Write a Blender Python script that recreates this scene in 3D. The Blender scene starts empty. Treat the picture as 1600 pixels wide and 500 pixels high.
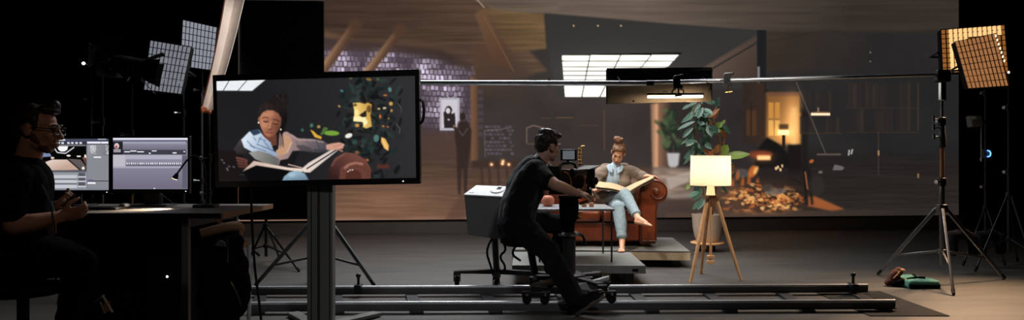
import bpy, bmesh, math, random
import numpy as np
from mathutils import Vector, Matrix, Quaternion
V = Vector
F, CH = 1150.0, 1.18           # survey: focal length (px of a 1600 px frame) and eye height of the viewpoint, metres
def P(px, py, d):              # a sighted point at distance d (metres) from the viewpoint plane
    return V(((px - 800) * d / F, d, CH + (250 - py) * d / F))
def G(px, py):                 # a sighted point on the floor
    d = F * CH / (py - 250)
    return V(((px - 800) * d / F, d, 0.0))
def lin(c):
    c = c / 255.0
    return c / 12.92 if c <= 0.04045 else ((c + 0.055) / 1.055) ** 2.4
def C(r, g, b): return (lin(r), lin(g), lin(b), 1.0)
scene = bpy.context.scene
COL = scene.collection
rnd = random.Random(7)

# ---------------------------------------------------------------- materials
def mat(name, col, rough=0.6, metal=0.0, var=0.18, scale=18.0, bump=0.0, spec=0.4, stretch=None, sheen=0.0, coat=0.0):
    m = bpy.data.materials.new(name); m.use_nodes = True
    nt = m.node_tree; b = nt.nodes['Principled BSDF']
    tc = nt.nodes.new('ShaderNodeTexCoord'); mp = nt.nodes.new('ShaderNodeMapping')
    if stretch: mp.inputs['Scale'].default_value = stretch
    nz = nt.nodes.new('ShaderNodeTexNoise'); nz.inputs['Scale'].default_value = scale; nz.inputs['Detail'].default_value = 4
    rp = nt.nodes.new('ShaderNodeValToRGB')
    rp.color_ramp.elements[0].position = 0.3; rp.color_ramp.elements[1].position = 0.7
    rp.color_ramp.elements[0].color = tuple(max(0, c * (1 - var)) for c in col[:3]) + (1,)
    rp.color_ramp.elements[1].color = tuple(min(1, c * (1 + var)) for c in col[:3]) + (1,)
    L = nt.links.new
    L(tc.outputs['Object'], mp.inputs['Vector']); L(mp.outputs['Vector'], nz.inputs['Vector'])
    L(nz.outputs['Fac'], rp.inputs['Fac']); L(rp.outputs['Color'], b.inputs['Base Color'])
    b.inputs['Roughness'].default_value = rough; b.inputs['Metallic'].default_value = metal
    b.inputs['Specular IOR Level'].default_value = spec
    if sheen: b.inputs['Sheen Weight'].default_value = sheen
    if coat: b.inputs['Coat Weight'].default_value = coat; b.inputs['Coat Roughness'].default_value = 0.25
    if bump:
        bp = nt.nodes.new('ShaderNodeBump'); bp.inputs['Strength'].default_value = bump; bp.inputs['Distance'].default_value = 0.01
        L(nz.outputs['Fac'], bp.inputs['Height']); L(bp.outputs['Normal'], b.inputs['Normal'])
    return m
def emat(name, col, strength):
    m = bpy.data.materials.new(name); m.use_nodes = True
    b = m.node_tree.nodes['Principled BSDF']
    b.inputs['Base Color'].default_value = (0.02, 0.02, 0.02, 1)
    b.inputs['Emission Color'].default_value = col; b.inputs['Emission Strength'].default_value = strength
    return m
def screen_mat(name, rough=0.5, spec=0.15, strength=1.0):
    m = bpy.data.materials.new(name); m.use_nodes = True
    nt = m.node_tree; b = nt.nodes['Principled BSDF']
    at = nt.nodes.new('ShaderNodeAttribute'); at.attribute_name = 'picture'
    b.inputs['Base Color'].default_value = (0.008, 0.008, 0.008, 1); b.inputs['Roughness'].default_value = rough
    b.inputs['Specular IOR Level'].default_value = spec
    nt.links.new(at.outputs['Color'], b.inputs['Emission Color']); b.inputs['Emission Strength'].default_value = strength
    return m

# ---------------------------------------------------------------- mesh builder
def frame(d):
    d = V(d).normalized()
    u = V((0, 0, 1)) if abs(d.z) < 0.95 else V((0, 1, 0))
    a = d.cross(u).normalized(); b = a.cross(d).normalized()
    return a, b, d
def wpos(o):
    p = V((0, 0, 0))
    while o is not None: p = p + o.location; o = o.parent
    return p
class MB:
    def __init__(s): s.v = []; s.f = []
    def add(s, vs, fs):
        o = len(s.v); s.v += [V(v) for v in vs]; s.f += [[o + i for i in f] for f in fs]; return s
    def box(s, c, size, ax=None):
        c = V(c); X, Y, Z = ax or (V((1, 0, 0)), V((0, 1, 0)), V((0, 0, 1)))
        a, b, h = size[0] / 2, size[1] / 2, size[2] / 2
        vs = [c + X * (i * a) + Y * (j * b) + Z * (k * h) for k in (-1, 1) for j in (-1, 1) for i in (-1, 1)]
        return s.add(vs, [(0, 2, 3, 1), (4, 5, 7, 6), (0, 1, 5, 4), (2, 6, 7, 3), (0, 4, 6, 2), (1, 3, 7, 5)])
    def bb(s, lo, hi):
        lo, hi = V(lo), V(hi); return s.box((lo + hi) / 2, hi - lo)
    def beam(s, p0, p1, w, h):
        p0, p1 = V(p0), V(p1); a, b, d = frame(p1 - p0)
        return s.box((p0 + p1) / 2, (w, h, (p1 - p0).length), (a, b, d))
    def cyl(s, p0, p1, r0, r1=None, n=16):
        r1 = r0 if r1 is None else r1
        p0, p1 = V(p0), V(p1); a, b, d = frame(p1 - p0)
        vs = []
        for p, r in ((p0, r0), (p1, r1)):
            vs += [p + a * (r * math.cos(2 * math.pi * i / n)) + b * (r * math.sin(2 * math.pi * i / n)) for i in range(n)]
        fs = [(i, (i + 1) % n, n + (i + 1) % n, n + i) for i in range(n)]
        fs += [tuple(range(n))[::-1], tuple(range(n, 2 * n))]
        return s.add(vs, fs)
    def tube(s, pts, r, n=10, smooth=0):
        pts = [V(p) for p in pts]
        for _ in range(smooth):
            q = [pts[0]]
            for i in range(len(pts) - 1):
                q += [pts[i].lerp(pts[i + 1], 0.25), pts[i].lerp(pts[i + 1], 0.75)]
            pts = q + [pts[-1]]
        m = len(pts); rr = r if isinstance(r, (list, tuple)) else [r] * m
        if len(rr) != m: rr = [rr[0] + (rr[-1] - rr[0]) * i / (m - 1) for i in range(m)]
        a, b, d = frame(pts[1] - pts[0]); vs = []
        for i in range(m):
            t = (pts[min(i + 1, m - 1)] - pts[max(i - 1, 0)])
            if t.length > 1e-9:
                t.normalize(); q = d.rotation_difference(t); a = q @ a; b = q @ b; d = t
            vs += [pts[i] + a * (rr[i] * math.cos(2 * math.pi * k / n)) + b * (rr[i] * math.sin(2 * math.pi * k / n)) for k in range(n)]
        fs = [(i * n + k, i * n + (k + 1) % n, (i + 1) * n + (k + 1) % n, (i + 1) * n + k) for i in range(m - 1) for k in range(n)]
        fs += [tuple(range(n))[::-1], tuple(range((m - 1) * n, m * n))]
        return s.add(vs, fs)
    def ell(s, c, r, ax=None, nu=20, nv=12):
        c = V(c); X, Y, Z = ax or (V((1, 0, 0)), V((0, 1, 0)), V((0, 0, 1)))
        if not isinstance(r, (tuple, list)): r = (r, r, r)
        vs = [c + Z * r[2]]
        for j in range(1, nv):
            t = math.pi * j / nv
            for i in range(nu):
                p = 2 * math.pi * i / nu
                vs.append(c + X * (r[0] * math.sin(t) * math.cos(p)) + Y * (r[1] * math.sin(t) * math.sin(p)) + Z * (r[2] * math.cos(t)))
        vs.append(c - Z * r[2]); fs = []
        for i in range(nu): fs.append((0, 1 + i, 1 + (i + 1) % nu))
        for j in range(nv - 2):
            for i in range(nu):
                q = 1 + j * nu
                fs.append((q + i, q + nu + i, q + nu + (i + 1) % nu, q + (i + 1) % nu))
        q = 1 + (nv - 2) * nu
        for i in range(nu): fs.append((len(vs) - 1, q + (i + 1) % nu, q + i))
        return s.add(vs, fs)
    def cap(s, p0, p1, r0, r1=None, n=14):       # tapered capsule
        r1 = r0 if r1 is None else r1
        p0, p1 = V(p0), V(p1); a, b, d = frame(p1 - p0); L = (p1 - p0).length
        sa = max(-0.95, min(0.95, (r0 - r1) / max(L, 1e-6))); ca = math.asin(sa)
        rings = []; k = 5
        for i in range(1, k + 1):
            t = -math.pi / 2 + (ca + math.pi / 2) * i / k
            rings.append((p0 + d * (r0 * math.sin(t)), r0 * math.cos(t)))
        for i in range(0, k):
            t = ca + (math.pi / 2 - ca) * i / k
            rings.append((p1 + d * (r1 * math.sin(t)), r1 * math.cos(t)))
        vs = [p0 - d * r0]
        for c, r in rings: vs += [c + a * (r * math.cos(2 * math.pi * i / n)) + b * (r * math.sin(2 * math.pi * i / n)) for i in range(n)]
        vs.append(p1 + d * r1); fs = [(0, 1 + (i + 1) % n, 1 + i) for i in range(n)]
        for j in range(len(rings) - 1):
            q = 1 + j * n
            fs += [(q + i, q + (i + 1) % n, q + n + (i + 1) % n, q + n + i) for i in range(n)]
        q = 1 + (len(rings) - 1) * n
        fs += [(len(vs) - 1, q + i, q + (i + 1) % n) for i in range(n)]
        return s.add(vs, fs)
    def limb(s, pts):                            # [(point, radius), ...]
        for (p, r), (q, t) in zip(pts, pts[1:]): s.cap(p, q, r, t)
        return s
    def lathe(s, c, prof, n=32, ax=None):
        c = V(c); X, Y, Z = ax or (V((1, 0, 0)), V((0, 1, 0)), V((0, 0, 1))); vs = []; fs = []
        for r, z in prof:
            vs += [c + Z * z + X * (r * math.cos(2 * math.pi * i / n)) + Y * (r * math.sin(2 * math.pi * i / n)) for i in range(n)]
        for j in range(len(prof) - 1):
            fs += [(j * n + i, j * n + (i + 1) % n, (j + 1) * n + (i + 1) % n, (j + 1) * n + i) for i in range(n)]
        if prof[0][0] > 1e-6: fs.append(tuple(range(n))[::-1])
        if prof[-1][0] > 1e-6: fs.append(tuple(range((len(prof) - 1) * n, len(prof) * n)))
        return s.add(vs, fs)
    def prism(s, poly, off):
        poly = [V(p) for p in poly]; off = V(off); n = len(poly)
        fs = [(i, (i + 1) % n, n + (i + 1) % n, n + i) for i in range(n)] + [tuple(range(n))[::-1], tuple(range(n, 2 * n))]
        return s.add(poly + [p + off for p in poly], fs)
    def leaf(s, base, tip, w, nrm, droop=0.0, n=6, thick=0.0012):
        base, tip, nrm = V(base), V(tip), V(nrm); ax = tip - base; L = ax.length; side = ax.cross(nrm)
        if side.length < 1e-6: side = ax.cross(V((0.3, 0.5, 0.8)))
        side.normalize(); nn = side.cross(ax).normalized(); vs = []; fs = []
        for lay in (1, -1):
            for i in range(n + 1):
                t = i / n; c = base + ax * t - V((0, 0, 1)) * (droop * t * t * L) + nn * (lay * thick)
                ww = w * (math.sin(math.pi * min(1, t * 0.96 + 0.03)) ** 0.8)
                vs += [c - side * ww + nn * (0.25 * ww), c, c + side * ww + nn * (0.25 * ww)]
        m = 3 * (n + 1)
        for i in range(n):
            for k in (0, 1):
                q = 3 * i + k
                fs.append((q, q + 1, q + 4, q + 3)); fs.append((m + q, m + q + 3, m + q + 4, m + q + 1))
            fs.append((3 * i, 3 * i + 3, m + 3 * i + 3, m + 3 * i)); fs.append((3 * i + 2, m + 3 * i + 2, m + 3 * i + 5, 3 * i + 5))
        fs.append((0, 1, m + 1, m)); fs.append((1, 2, m + 2, m + 1))
        q = 3 * n
        fs.append((q, m + q, m + q + 1, q + 1)); fs.append((q + 1, m + q + 1, m + q + 2, q + 2))
        return s.add(vs, fs)
    def build(s, name, m, parent=None, bevel=0.0, seg=2, smooth=35, remesh=0.0, sm=0, fold=0.0, fscale=0.12, subd=0, loc=None):
        me = bpy.data.meshes.new(name); o = bpy.data.objects.new(name, me); COL.objects.link(o)
        off = wpos(parent) if parent is not None else (V(loc) if loc is not None else V((0, 0, 0)))
        if parent is not None: o.parent = parent
        else: o.location = off
        me.from_pydata([tuple(v - off) for v in s.v], [], s.f)
        bm = bmesh.new(); bm.from_mesh(me); bmesh.ops.recalc_face_normals(bm, faces=bm.faces); bm.to_mesh(me); bm.free()
        me.materials.append(m)
        if smooth:
            for p in me.polygons: p.use_smooth = True
            if not remesh: me.set_sharp_from_angle(angle=math.radians(smooth))
        if remesh:
            r = o.modifiers.new('remesh', 'REMESH'); r.mode = 'VOXEL'; r.voxel_size = remesh; r.use_smooth_shade = True
            if sm:
                k = o.modifiers.new('smooth', 'SMOOTH'); k.factor = 0.5; k.iterations = sm
        if fold:
            tx = bpy.data.textures.new(name + '_folds', 'CLOUDS'); tx.noise_scale = fscale; tx.noise_depth = 2
            d = o.modifiers.new('folds', 'DISPLACE'); d.texture = tx; d.strength = fold; d.mid_level = 0.5; d.texture_coords = 'LOCAL'
        if bevel:
            b = o.modifiers.new('bevel', 'BEVEL'); b.width = bevel; b.segments = seg; b.limit_method = 'ANGLE'; b.angle_limit = math.radians(40)
        if subd:
            q = o.modifiers.new('subd', 'SUBSURF'); q.levels = subd; q.render_levels = subd
        return o
def tag(o, label, cat, group=None, kind=None):
    o['label'] = label; o['category'] = cat
    if group: o['group'] = group
    if kind: o['kind'] = kind
    return o
def thing(name, loc, label, cat, group=None):
    o = bpy.data.objects.new(name, None); COL.objects.link(o); o.location = V(loc); o.empty_display_size = 0.1
    return tag(o, label, cat, group)
def struct(name, mb, m, **k):
    o = mb.build(name, m, **k); o['kind'] = 'structure'; return o
def dup(root, loc, label=None, group=None):
    r = root.copy(); COL.objects.link(r); r.location = loc
    if label: r['label'] = label
    if group: r['group'] = group
    for ch in list(root.children):
        c = ch.copy(); COL.objects.link(c); c.parent = r
        for g in ch.children:
            d = g.copy(); COL.objects.link(d); d.parent = c
    return r

# ---------------------------------------------------------------- pictures shown on the displays
def boxblur(m, r):
    r = int(round(r))
    if r < 1: return m
    for _ in range(2):
        for ax in (0, 1):
            p = np.pad(m, [(r + 1, r) if a == ax else (0, 0) for a in (0, 1)], mode='edge'); c = np.cumsum(p, axis=ax)
            n = m.shape[ax]
            m = (np.take(c, np.arange(2 * r + 1, 2 * r + 1 + n), axis=ax) - np.take(c, np.arange(0, n), axis=ax)) / (2 * r + 1)
    return m
def vnoise(h, w, sy, sx, seed, octv=3):
    g = np.random.RandomState(seed); out = np.zeros((h, w)); amp = 1.0; tot = 0
    for _ in range(octv):
        gh, gw = int(h / sy) + 3, int(w / sx) + 3; a = g.rand(gh, gw)
        y = np.arange(h) / sy; x = np.arange(w) / sx; yi = y.astype(int); xi = x.astype(int)
        fy = (y - yi); fx = (x - xi); fy = (fy * fy * (3 - 2 * fy))[:, None]; fx = (fx * fx * (3 - 2 * fx))[None, :]
        q = lambda dy, dx: a[np.ix_(yi + dy, xi + dx)]
        out += amp * ((q(0, 0) * (1 - fx) + q(0, 1) * fx) * (1 - fy) + (q(1, 0) * (1 - fx) + q(1, 1) * fx) * fy)
        tot += amp; amp *= 0.5; sy = max(1.0, sy / 2); sx = max(1.0, sx / 2)
    return out / tot
class Canvas:
    def __init__(s, x0, y0, x1, y1, k, bg):
        s.x0, s.y0, s.k = x0, y0, k
        s.w, s.h = int((x1 - x0) * k), int((y1 - y0) * k)
        s.a = np.zeros((s.h, s.w, 3)); s.a[:] = np.array(bg) / 255.0
        s.X = x0 + (np.arange(s.w) + 0.5) / k; s.Y = y0 + (np.arange(s.h) + 0.5) / k
        s.T = lambda p: p
    def win(s, x0, y0, x1, y1, pad):
        i0 = max(0, int((x0 - pad - s.x0) * s.k)); i1 = min(s.w, int((x1 + pad - s.x0) * s.k) + 2)
        j0 = max(0, int((y0 - pad - s.y0) * s.k)); j1 = min(s.h, int((y1 + pad - s.y0) * s.k) + 2)
        return i0, i1, j0, j1
    def put(s, w, m, col, a, add=False):
        i0, i1, j0, j1 = w; col = np.array(col) / 255.0; m = (m * a)[..., None]; r = s.a[j0:j1, i0:i1]
        s.a[j0:j1, i0:i1] = r + col * m if add else r * (1 - m) + col * m
    def mask(s, pts, blur=0):
        pts = [s.T(p) for p in pts]; xs = [p[0] for p in pts]; ys = [p[1] for p in pts]
        w = s.win(min(xs), min(ys), max(xs), max(ys), 2 * blur + 2); i0, i1, j0, j1 = w
        if i1 <= i0 or j1 <= j0: return None, None
        m = np.zeros((j1 - j0, i1 - i0))
        for ox in (-0.25, 0.25):
            for oy in (-0.25, 0.25):
                X = (s.X[i0:i1] + ox / s.k)[None, :]; Y = (s.Y[j0:j1] + oy / s.k)[:, None]
                ins = np.zeros(m.shape, bool)
                for (xa, ya), (xb, yb) in zip(pts, pts[1:] + pts[:1]):
                    if ya == yb: continue
                    c = ((Y >= ya) != (Y >= yb)) & (X < (xb - xa) * (Y - ya) / (yb - ya) + xa); ins ^= c
                m += ins * 0.25
        return w, boxblur(m, blur * s.k * 0.6)
    def poly(s, pts, col, a=1.0, blur=0):
        w, m = s.mask(pts, blur)
        if w: s.put(w, m, col, a)
        return s
    def polyg(s, pts, c0, c1, p0, p1, a=1.0, blur=0, tex=None):     # gradient between two points
        w, m = s.mask(pts, blur)
        if not w: return s
        i0, i1, j0, j1 = w; p0, p1 = s.T(p0), s.T(p1); d = (p1[0] - p0[0], p1[1] - p0[1]); L = d[0] ** 2 + d[1] ** 2
        t = np.clip(((s.X[i0:i1][None, :] - p0[0]) * d[0] + (s.Y[j0:j1][:, None] - p0[1]) * d[1]) / L, 0, 1)[..., None]
        col = (np.array(c0) * (1 - t) + np.array(c1) * t) / 255.0
        if tex is not None: col = col * tex[j0:j1, i0:i1, None]
        m = (m * a)[..., None]; s.a[j0:j1, i0:i1] = s.a[j0:j1, i0:i1] * (1 - m) + col * m
        return s
    def ell(s, c, rx, ry, col, a=1.0, blur=0, rot=0.0):
        r = math.radians(rot)
        return s.poly([(c[0] + rx * math.cos(t) * math.cos(r) - ry * math.sin(t) * math.sin(r), c[1] + rx * math.cos(t) * math.sin(r) + ry * math.sin(t) * math.cos(r))
                       for t in [2 * math.pi * i / 22 for i in range(22)]], col, a, blur)
    def line(s, pts, wd, col, a=1.0, blur=0):
        for p, q in zip(pts, pts[1:]):
            dx, dy = q[0] - p[0], q[1] - p[1]; L = math.hypot(dx, dy) or 1; nx, ny = -dy / L * wd / 2, dx / L * wd / 2
            s.poly([(p[0] + nx, p[1] + ny), (q[0] + nx, q[1] + ny), (q[0] - nx, q[1] - ny), (p[0] - nx, p[1] - ny)], col, a, blur)
        return s
    def rect(s, x0, y0, x1, y1, col, a=1.0, blur=0): return s.poly([(x0, y0), (x1, y0), (x1, y1), (x0, y1)], col, a, blur)
    def glow(s, c, rx, ry, col, a=1.0):
        c = s.T(c); m = np.exp(-((s.X[None, :] - c[0]) / rx) ** 2 - ((s.Y[:, None] - c[1]) / ry) ** 2)
        s.a += (np.array(col) / 255.0) * (m * a)[..., None]; return s
    def sample(s, px, py):
        x = np.clip((px - s.x0) * s.k - 0.5, 0, s.w - 1.001); y = np.clip((py - s.y0) * s.k - 0.5, 0, s.h - 1.001)
        xi = x.astype(int); yi = y.astype(int); fx = (x - xi)[:, None]; fy = (y - yi)[:, None]; A = s.a
        return (A[yi, xi] * (1 - fx) + A[yi, xi + 1] * fx) * (1 - fy) + (A[yi + 1, xi] * (1 - fx) + A[yi + 1, xi + 1] * fx) * fy
def screen(name, TL, TR, BR, BL, cv, rect, nx, ny, m, parent):
    """A flat display panel TL-TR-BR-BL that shows the picture cv; rect = the picture's four corner points in picture units."""
    TL, TR, BR, BL = [np.array(q) for q in (TL, TR, BR, BL)]
    u = np.linspace(0, 1, nx)[None, :, None]; v = np.linspace(0, 1, ny)[:, None, None]
    pts = ((TL * (1 - u) + TR * u) * (1 - v) + (BL * (1 - u) + BR * u) * v).reshape(-1, 3)
    if rect is None:
        px = 800 + F * pts[:, 0] / pts[:, 1]; py = 250 - F * (pts[:, 2] - CH) / pts[:, 1]
    else:
        x0, y0, x1, y1 = rect; px = (x0 + (x1 - x0) * u + 0 * v).reshape(-1); py = (y0 + (y1 - y0) * v + 0 * u).reshape(-1)
    c = np.clip(cv.sample(px, py), 0, 3); c = np.where(c <= 0.04045, c / 12.92, ((c + 0.055) / 1.055) ** 2.4)
    off = np.array(wpos(parent)); me = bpy.data.meshes.new(name)
    n = nx * ny; idx = np.arange(n).reshape(ny, nx)
    q = np.stack([idx[:-1, :-1], idx[1:, :-1], idx[1:, 1:], idx[:-1, 1:]], -1).reshape(-1, 4)
    me.vertices.add(n); me.vertices.foreach_set('co', (pts - off).astype(np.float32).ravel())
    me.loops.add(q.size); me.loops.foreach_set('vertex_index', q.astype(np.int32).ravel())
    me.polygons.add(len(q)); me.polygons.foreach_set('loop_start', (np.arange(len(q)) * 4).astype(np.int32))
    me.update(calc_edges=True)
    at = me.color_attributes.new('picture', 'FLOAT_COLOR', 'POINT')
    at.data.foreach_set('color', np.concatenate([c, np.ones((n, 1))], 1).astype(np.float32).ravel())
    me.materials.append(m); o = bpy.data.objects.new(name, me); COL.objects.link(o); o.parent = parent
    return o
# ---------------------------------------------------------------- the picture on the big wall (an interior seen by the studio's projector)
def wall_picture():
    c = Canvas(360, -90, 1510, 360, 1.0, (50, 46, 44))
    H, W = c.h, c.w
    streak = 0.82 + 0.36 * vnoise(H, W, 3, 60, 3)
    wood = 0.78 + 0.44 * vnoise(H, W, 4, 90, 5)
    mott = 0.9 + 0.2 * vnoise(H, W, 30, 40, 8)
    q = lambda *p: list(p)
    # right, darker half and the floor
    c.polyg(q((1100, 40), (1510, 40), (1510, 360), (1100, 360)), (46, 43, 42), (36, 36, 37), (1150, 100), (1500, 100), 1, 25, mott)
    c.polyg(q((1120, 240), (1510, 240), (1510, 360), (1120, 360)), (36, 33, 32), (44, 39, 36), (1300, 240), (1300, 340), 1, 12, streak)
    c.polyg(q((360, 215), (800, 215), (1030, 290), (1030, 360), (360, 360)), (62, 48, 42), (122, 89, 69), (600, 222), (600, 345), 1, 10, streak)
    c.polyg(q((740, 130), (1020, 130), (1020, 270), (740, 270)), (58, 50, 47), (56, 50, 48), (800, 130), (800, 260), 1, 8, mott)
    c.polyg(q((740, 262), (1030, 262), (1030, 320), (740, 320)), (84, 62, 52), (96, 70, 56), (800, 262), (800, 320), 1, 8, streak)
    c.glow((600, 305), 70, 28, (26, 18, 12), 0.8)
    c.rect(360, 341, 800, 350, (150, 122, 108), 0.45, 2)
    # timber ceiling, left
    c.polyg(q((360, -90), (800, -90), (775, 20), (855, 110), (790, 128), (735, 120), (690, 76), (620, 70), (560, 66), (505, 55), (360, 40)), (62, 47, 39), (86, 66, 53), (520, 0), (760, 100), 1, 4, wood)
    c.polyg(q((505, 48), (560, 62), (640, 64), (740, 78), (700, 84), (600, 70), (505, 60)), (120, 88, 68), (80, 58, 46), (505, 60), (740, 60), 0.7, 5)
    c.polyg(q((735, 80), (790, 60), (830, 120), (820, 160), (745, 150)), (86, 62, 48), (62, 52, 48), (760, 70), (800, 150), 0.9, 12)
    # bricks
    rs = np.random.RandomState(4)
    c.polyg(q((505, 66), (600, 72), (680, 84), (738, 108), (742, 225), (505, 235)), (78, 66, 74), (66, 55, 60), (600, 90), (660, 220), 0.95, 6)
    cl = vnoise(H, W, 26, 34, 41, 2)
    for j in range(22):
        for i in range(44):
            x = 500 + 6.6 * i + (3.3 if j % 2 else 0) - 0.6 * j; y = 64 + 8.4 * j + (x - 600) * 0.03 + 1.2 * rs.rand()
            if x > 738 or x < 500: continue
            env = math.exp(-((x - 618) / 128) ** 6) * math.exp(-((y - 130) / 82) ** 4)
            lim = 76 + max(0, (x - 580)) * 0.20
            if y < lim: env *= max(0.0, 1 - (lim - y) / 14)
            if y > 198: env *= 0.55
            k_ = cl[min(H - 1, max(0, int(y + 90))), min(W - 1, max(0, int(x - 360)))]
            b = env * max(0.05, min(1.15, (k_ - 0.22) * 2.3)) * (0.55 + 0.6 * rs.rand())
            if rs.rand() < 0.10: b *= 0.25
            col = (74 + 140 * b, 64 + 134 * b, 74 + 150 * b)
            w_, h_ = 4.6 + 1.2 * rs.rand(), 6.4 + 1.2 * rs.rand()
            c.poly([(x, y), (x + w_, y + 0.3), (x + w_ - 0.3, y + h_), (x - 0.4, y + h_)], col, min(1, 0.12 + 1.0 * env), 0.7)
            if rs.rand() < 0.2: c.rect(x, y + h_ * 0.2, x + 1.4, y + h_, (30, 24, 28), 0.5 * env, 0.5)
    c.polyg(q((505, 62), (600, 66), (690, 78), (740, 100), (735, 112), (680, 92), (600, 80), (505, 78)), (70, 52, 46), (60, 46, 40), (505, 60), (730, 100), 0.7, 5)
    c.polyg(q((650, 205), (745, 200), (745, 250), (560, 250)), (78, 58, 50), (84, 62, 52), (650, 205), (700, 250), 0.75, 12)
    for j in range(8):
        for i in range(7):
            if rs.rand() < 0.2: continue
            c.rect(758 + 6.2 * i + (3 if j % 2 else 0), 196 + 6 * j, 763 + 6.2 * i + (3 if j % 2 else 0), 200 + 6 * j, (104, 92, 108), 0.35 + 0.4 * rs.rand(), 0.5)
    for j in range(7):
        c.rect(746, 140 + 11 * j, 755, 147 + 11 * j, (88, 78, 92), 0.5, 1)
    c.line([(758, 245), (757, 204), (797, 200)], 1.6, (120, 105, 108), 0.6, 0.6)
    # slanting struts
    for p0, p1, w_ in (((500, 116), (552, 44), 14), ((572, 116), (622, 52), 12.5)):
        d_ = (p1[0] - p0[0], p1[1] - p0[1]); L_ = math.hypot(*d_); nx_, ny_ = -d_[1] / L_, d_[0] / L_
        o_ = lambda p, t: (p[0] - nx_ * w_ * t, p[1] - ny_ * w_ * t)
        c.polyg([o_(p0, -0.5), o_(p1, -0.5), o_(p1, 0.5), o_(p0, 0.5)], (128, 95, 72), (84, 61, 47), p0, p1, 0.97, 1.0)
        c.polyg([o_(p0, 0.15), o_(p1, 0.15), o_(p1, 0.5), o_(p0, 0.5)], (176, 136, 104), (98, 72, 54), p0, p1, 0.9, 1.0)
        c.polyg([o_(p0, -0.5), o_(p1, -0.5), o_(p1, -0.2), o_(p0, -0.2)], (90, 66, 50), (70, 50, 39), p0, p1, 0.8, 1.0)
        c.ell((p1[0] + 3, p1[1] - 4), 11, 11, (80, 58, 44), 0.85, 4)
    # folded timber ceiling, middle and right
    c.polyg(q((735, -90), (1510, -90), (1510, 52), (1330, 55), (1197, 49), (1050, 38), (850, 21), (778, 18), (742, 0)), (104, 90, 80), (54, 47, 42), (1000, 20), (1330, 30), 1, 1.5, 0.86 + 0.28 * vnoise(H, W, 5, 110, 11))
    c.polyg(q((735, -90), (900, -90), (870, 20), (778, 18), (742, 0)), (84, 70, 58), (108, 94, 82), (750, 0), (880, 10), 0.7, 5, wood)
    c.polyg(q((757, 14), (790, 17), (850, 22), (854, 76), (800, 84)), (112, 88, 60), (84, 65, 47), (830, 26), (790, 80), 1, 1.5, wood)
    for k in range(6):
        c.line([(770 + 4 * k, 28 + 9 * k), (853, 22 + 9 * k + 2)], 0.8, (76, 58, 42), 0.35, 0.5)
    for x, y in ((800, 24), (826, 34), (792, 48), (836, 52), (815, 62)): c.line([(x, y), (x + 2, y + 9)], 0.8, (76, 58, 42), 0.35, 0.5)
    c.polyg(q((742, 22), (757, 12), (802, 108), (770, 100)), (110, 80, 58), (82, 58, 44), (750, 20), (790, 100), 0.9, 1.5)
    c.line([(756, 26), (803, 112)], 1.2, (132, 98, 68), 0.6, 0.7)
    c.line([(742, -4), (757, 12)], 2, (170, 150, 132), 0.8, 0.6)
    c.polyg(q((1197, 49), (1510, 49), (1510, 120), (1400, 118), (1300, 108), (1197, 112)), (58, 48, 41), (40, 38, 38), (1210, 60), (1360, 100), 1, 6, mott)
    c.line([(1197, 66), (1300, 46), (1330, 56)], 1.5, (34, 30, 28), 0.5, 1)
    c.poly(q((852, 21), (1050, 38), (1195, 48), (1186, 150), (870, 150), (856, 78)), (52, 51, 50), 1, 1.2)
    for x in (896, 934, 970): c.rect(x - 1, 39, x + 1.4, 41.4, (215, 180, 120))
    # slanting soffit and post
    c.polyg(q((1088, 112), (1183, 55), (1183, 124), (1092, 124)), (92, 76, 66), (66, 54, 48), (1120, 90), (1180, 120), 1, 1)
    c.line([(1098, 116), (1184, 66)], 3.0, (46, 42, 40), 0.9, 0.6)
    c.rect(1183, 47, 1197, 140, (30, 31, 33), 1, 0.6)
    c.rect(1183.5, 104, 1187, 216, (142, 138, 136), 0.85, 0.5)
    c.line([(1186, 214), (1158, 240)], 4, (62, 56, 54), 0.7, 1)
    c.rect(1190, 140, 1200, 250, (26, 24, 23), 0.8, 2)
    # luminous ceiling of tiles
    g = q((877, 86), (1066, 82), (1054, 93), (1044, 104), (1012, 112), (985, 132), (962, 152), (882, 152))
    c.glow((960, 112), 110, 42, (26, 24, 22), 0.8)
    c.poly(g, (18, 15, 12), 1, 0.6)
    top = [877, 922, 970, 1018, 1066]; bot = [882, 909, 937, 963, 988]; ys = [86, 95.5, 104.5, 111, 118, 125, 133, 152]
    edge = lambda y: 1066 - (y - 82) * 1.05 if y < 93 else (1054 - (y - 93) * 0.95 if y < 104 else 1044 - (y - 104) * 1.7)
    for r_ in range(7):
        ya, yb = ys[r_] + 0.5, ys[r_ + 1] - 0.5
        for k in range(4):
            xs = lambda kk, y: top[kk] + (bot[kk] - top[kk]) * (y - 86) / 66.0
            a0, a1, b0, b1 = xs(k, ya) + 0.7, xs(k + 1, ya) - 0.7, xs(k, yb) + 0.7, xs(k + 1, yb) - 0.7
            tilt = -1.0 * (k / 4.0) if r_ == 0 else 0
            a1, b1 = min(a1, edge(ya)), min(b1, edge(yb))
            if a1 > a0 + 2 and b1 > b0 - 3: c.poly([(a0, ya + tilt), (a1, ya + tilt * 1.3), (max(b1, b0 + 0.5), yb), (b0, yb)], (300, 296, 282), 1, 0.4)
    # framed portrait, pillar, visitor
    c.rect(687, 153, 718, 204, (178, 174, 186), 1, 0.7); c.rect(690, 156, 715, 200, (205, 200, 208), 1, 0.5)
    c.poly(q((694, 200), (693, 176), (700, 168), (706, 178), (711, 176), (712, 200)), (44, 36, 38), 1, 0.8)
    c.ell((701, 172), 5.5, 6.5, (44, 36, 38), 1, 0.7); c.ell((700, 173), 3.4, 4.6, (214, 206, 212), 1, 0.7); c.ell((701, 187), 2, 1.5, (214, 206, 212), 0.8, 0.5)
    c.polyg(q((735, 120), (746, 122), (747, 252), (736, 252)), (124, 88, 66), (92, 66, 50), (735, 180), (747, 180), 1, 1.0)
    body = (50, 37, 34)
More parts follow.
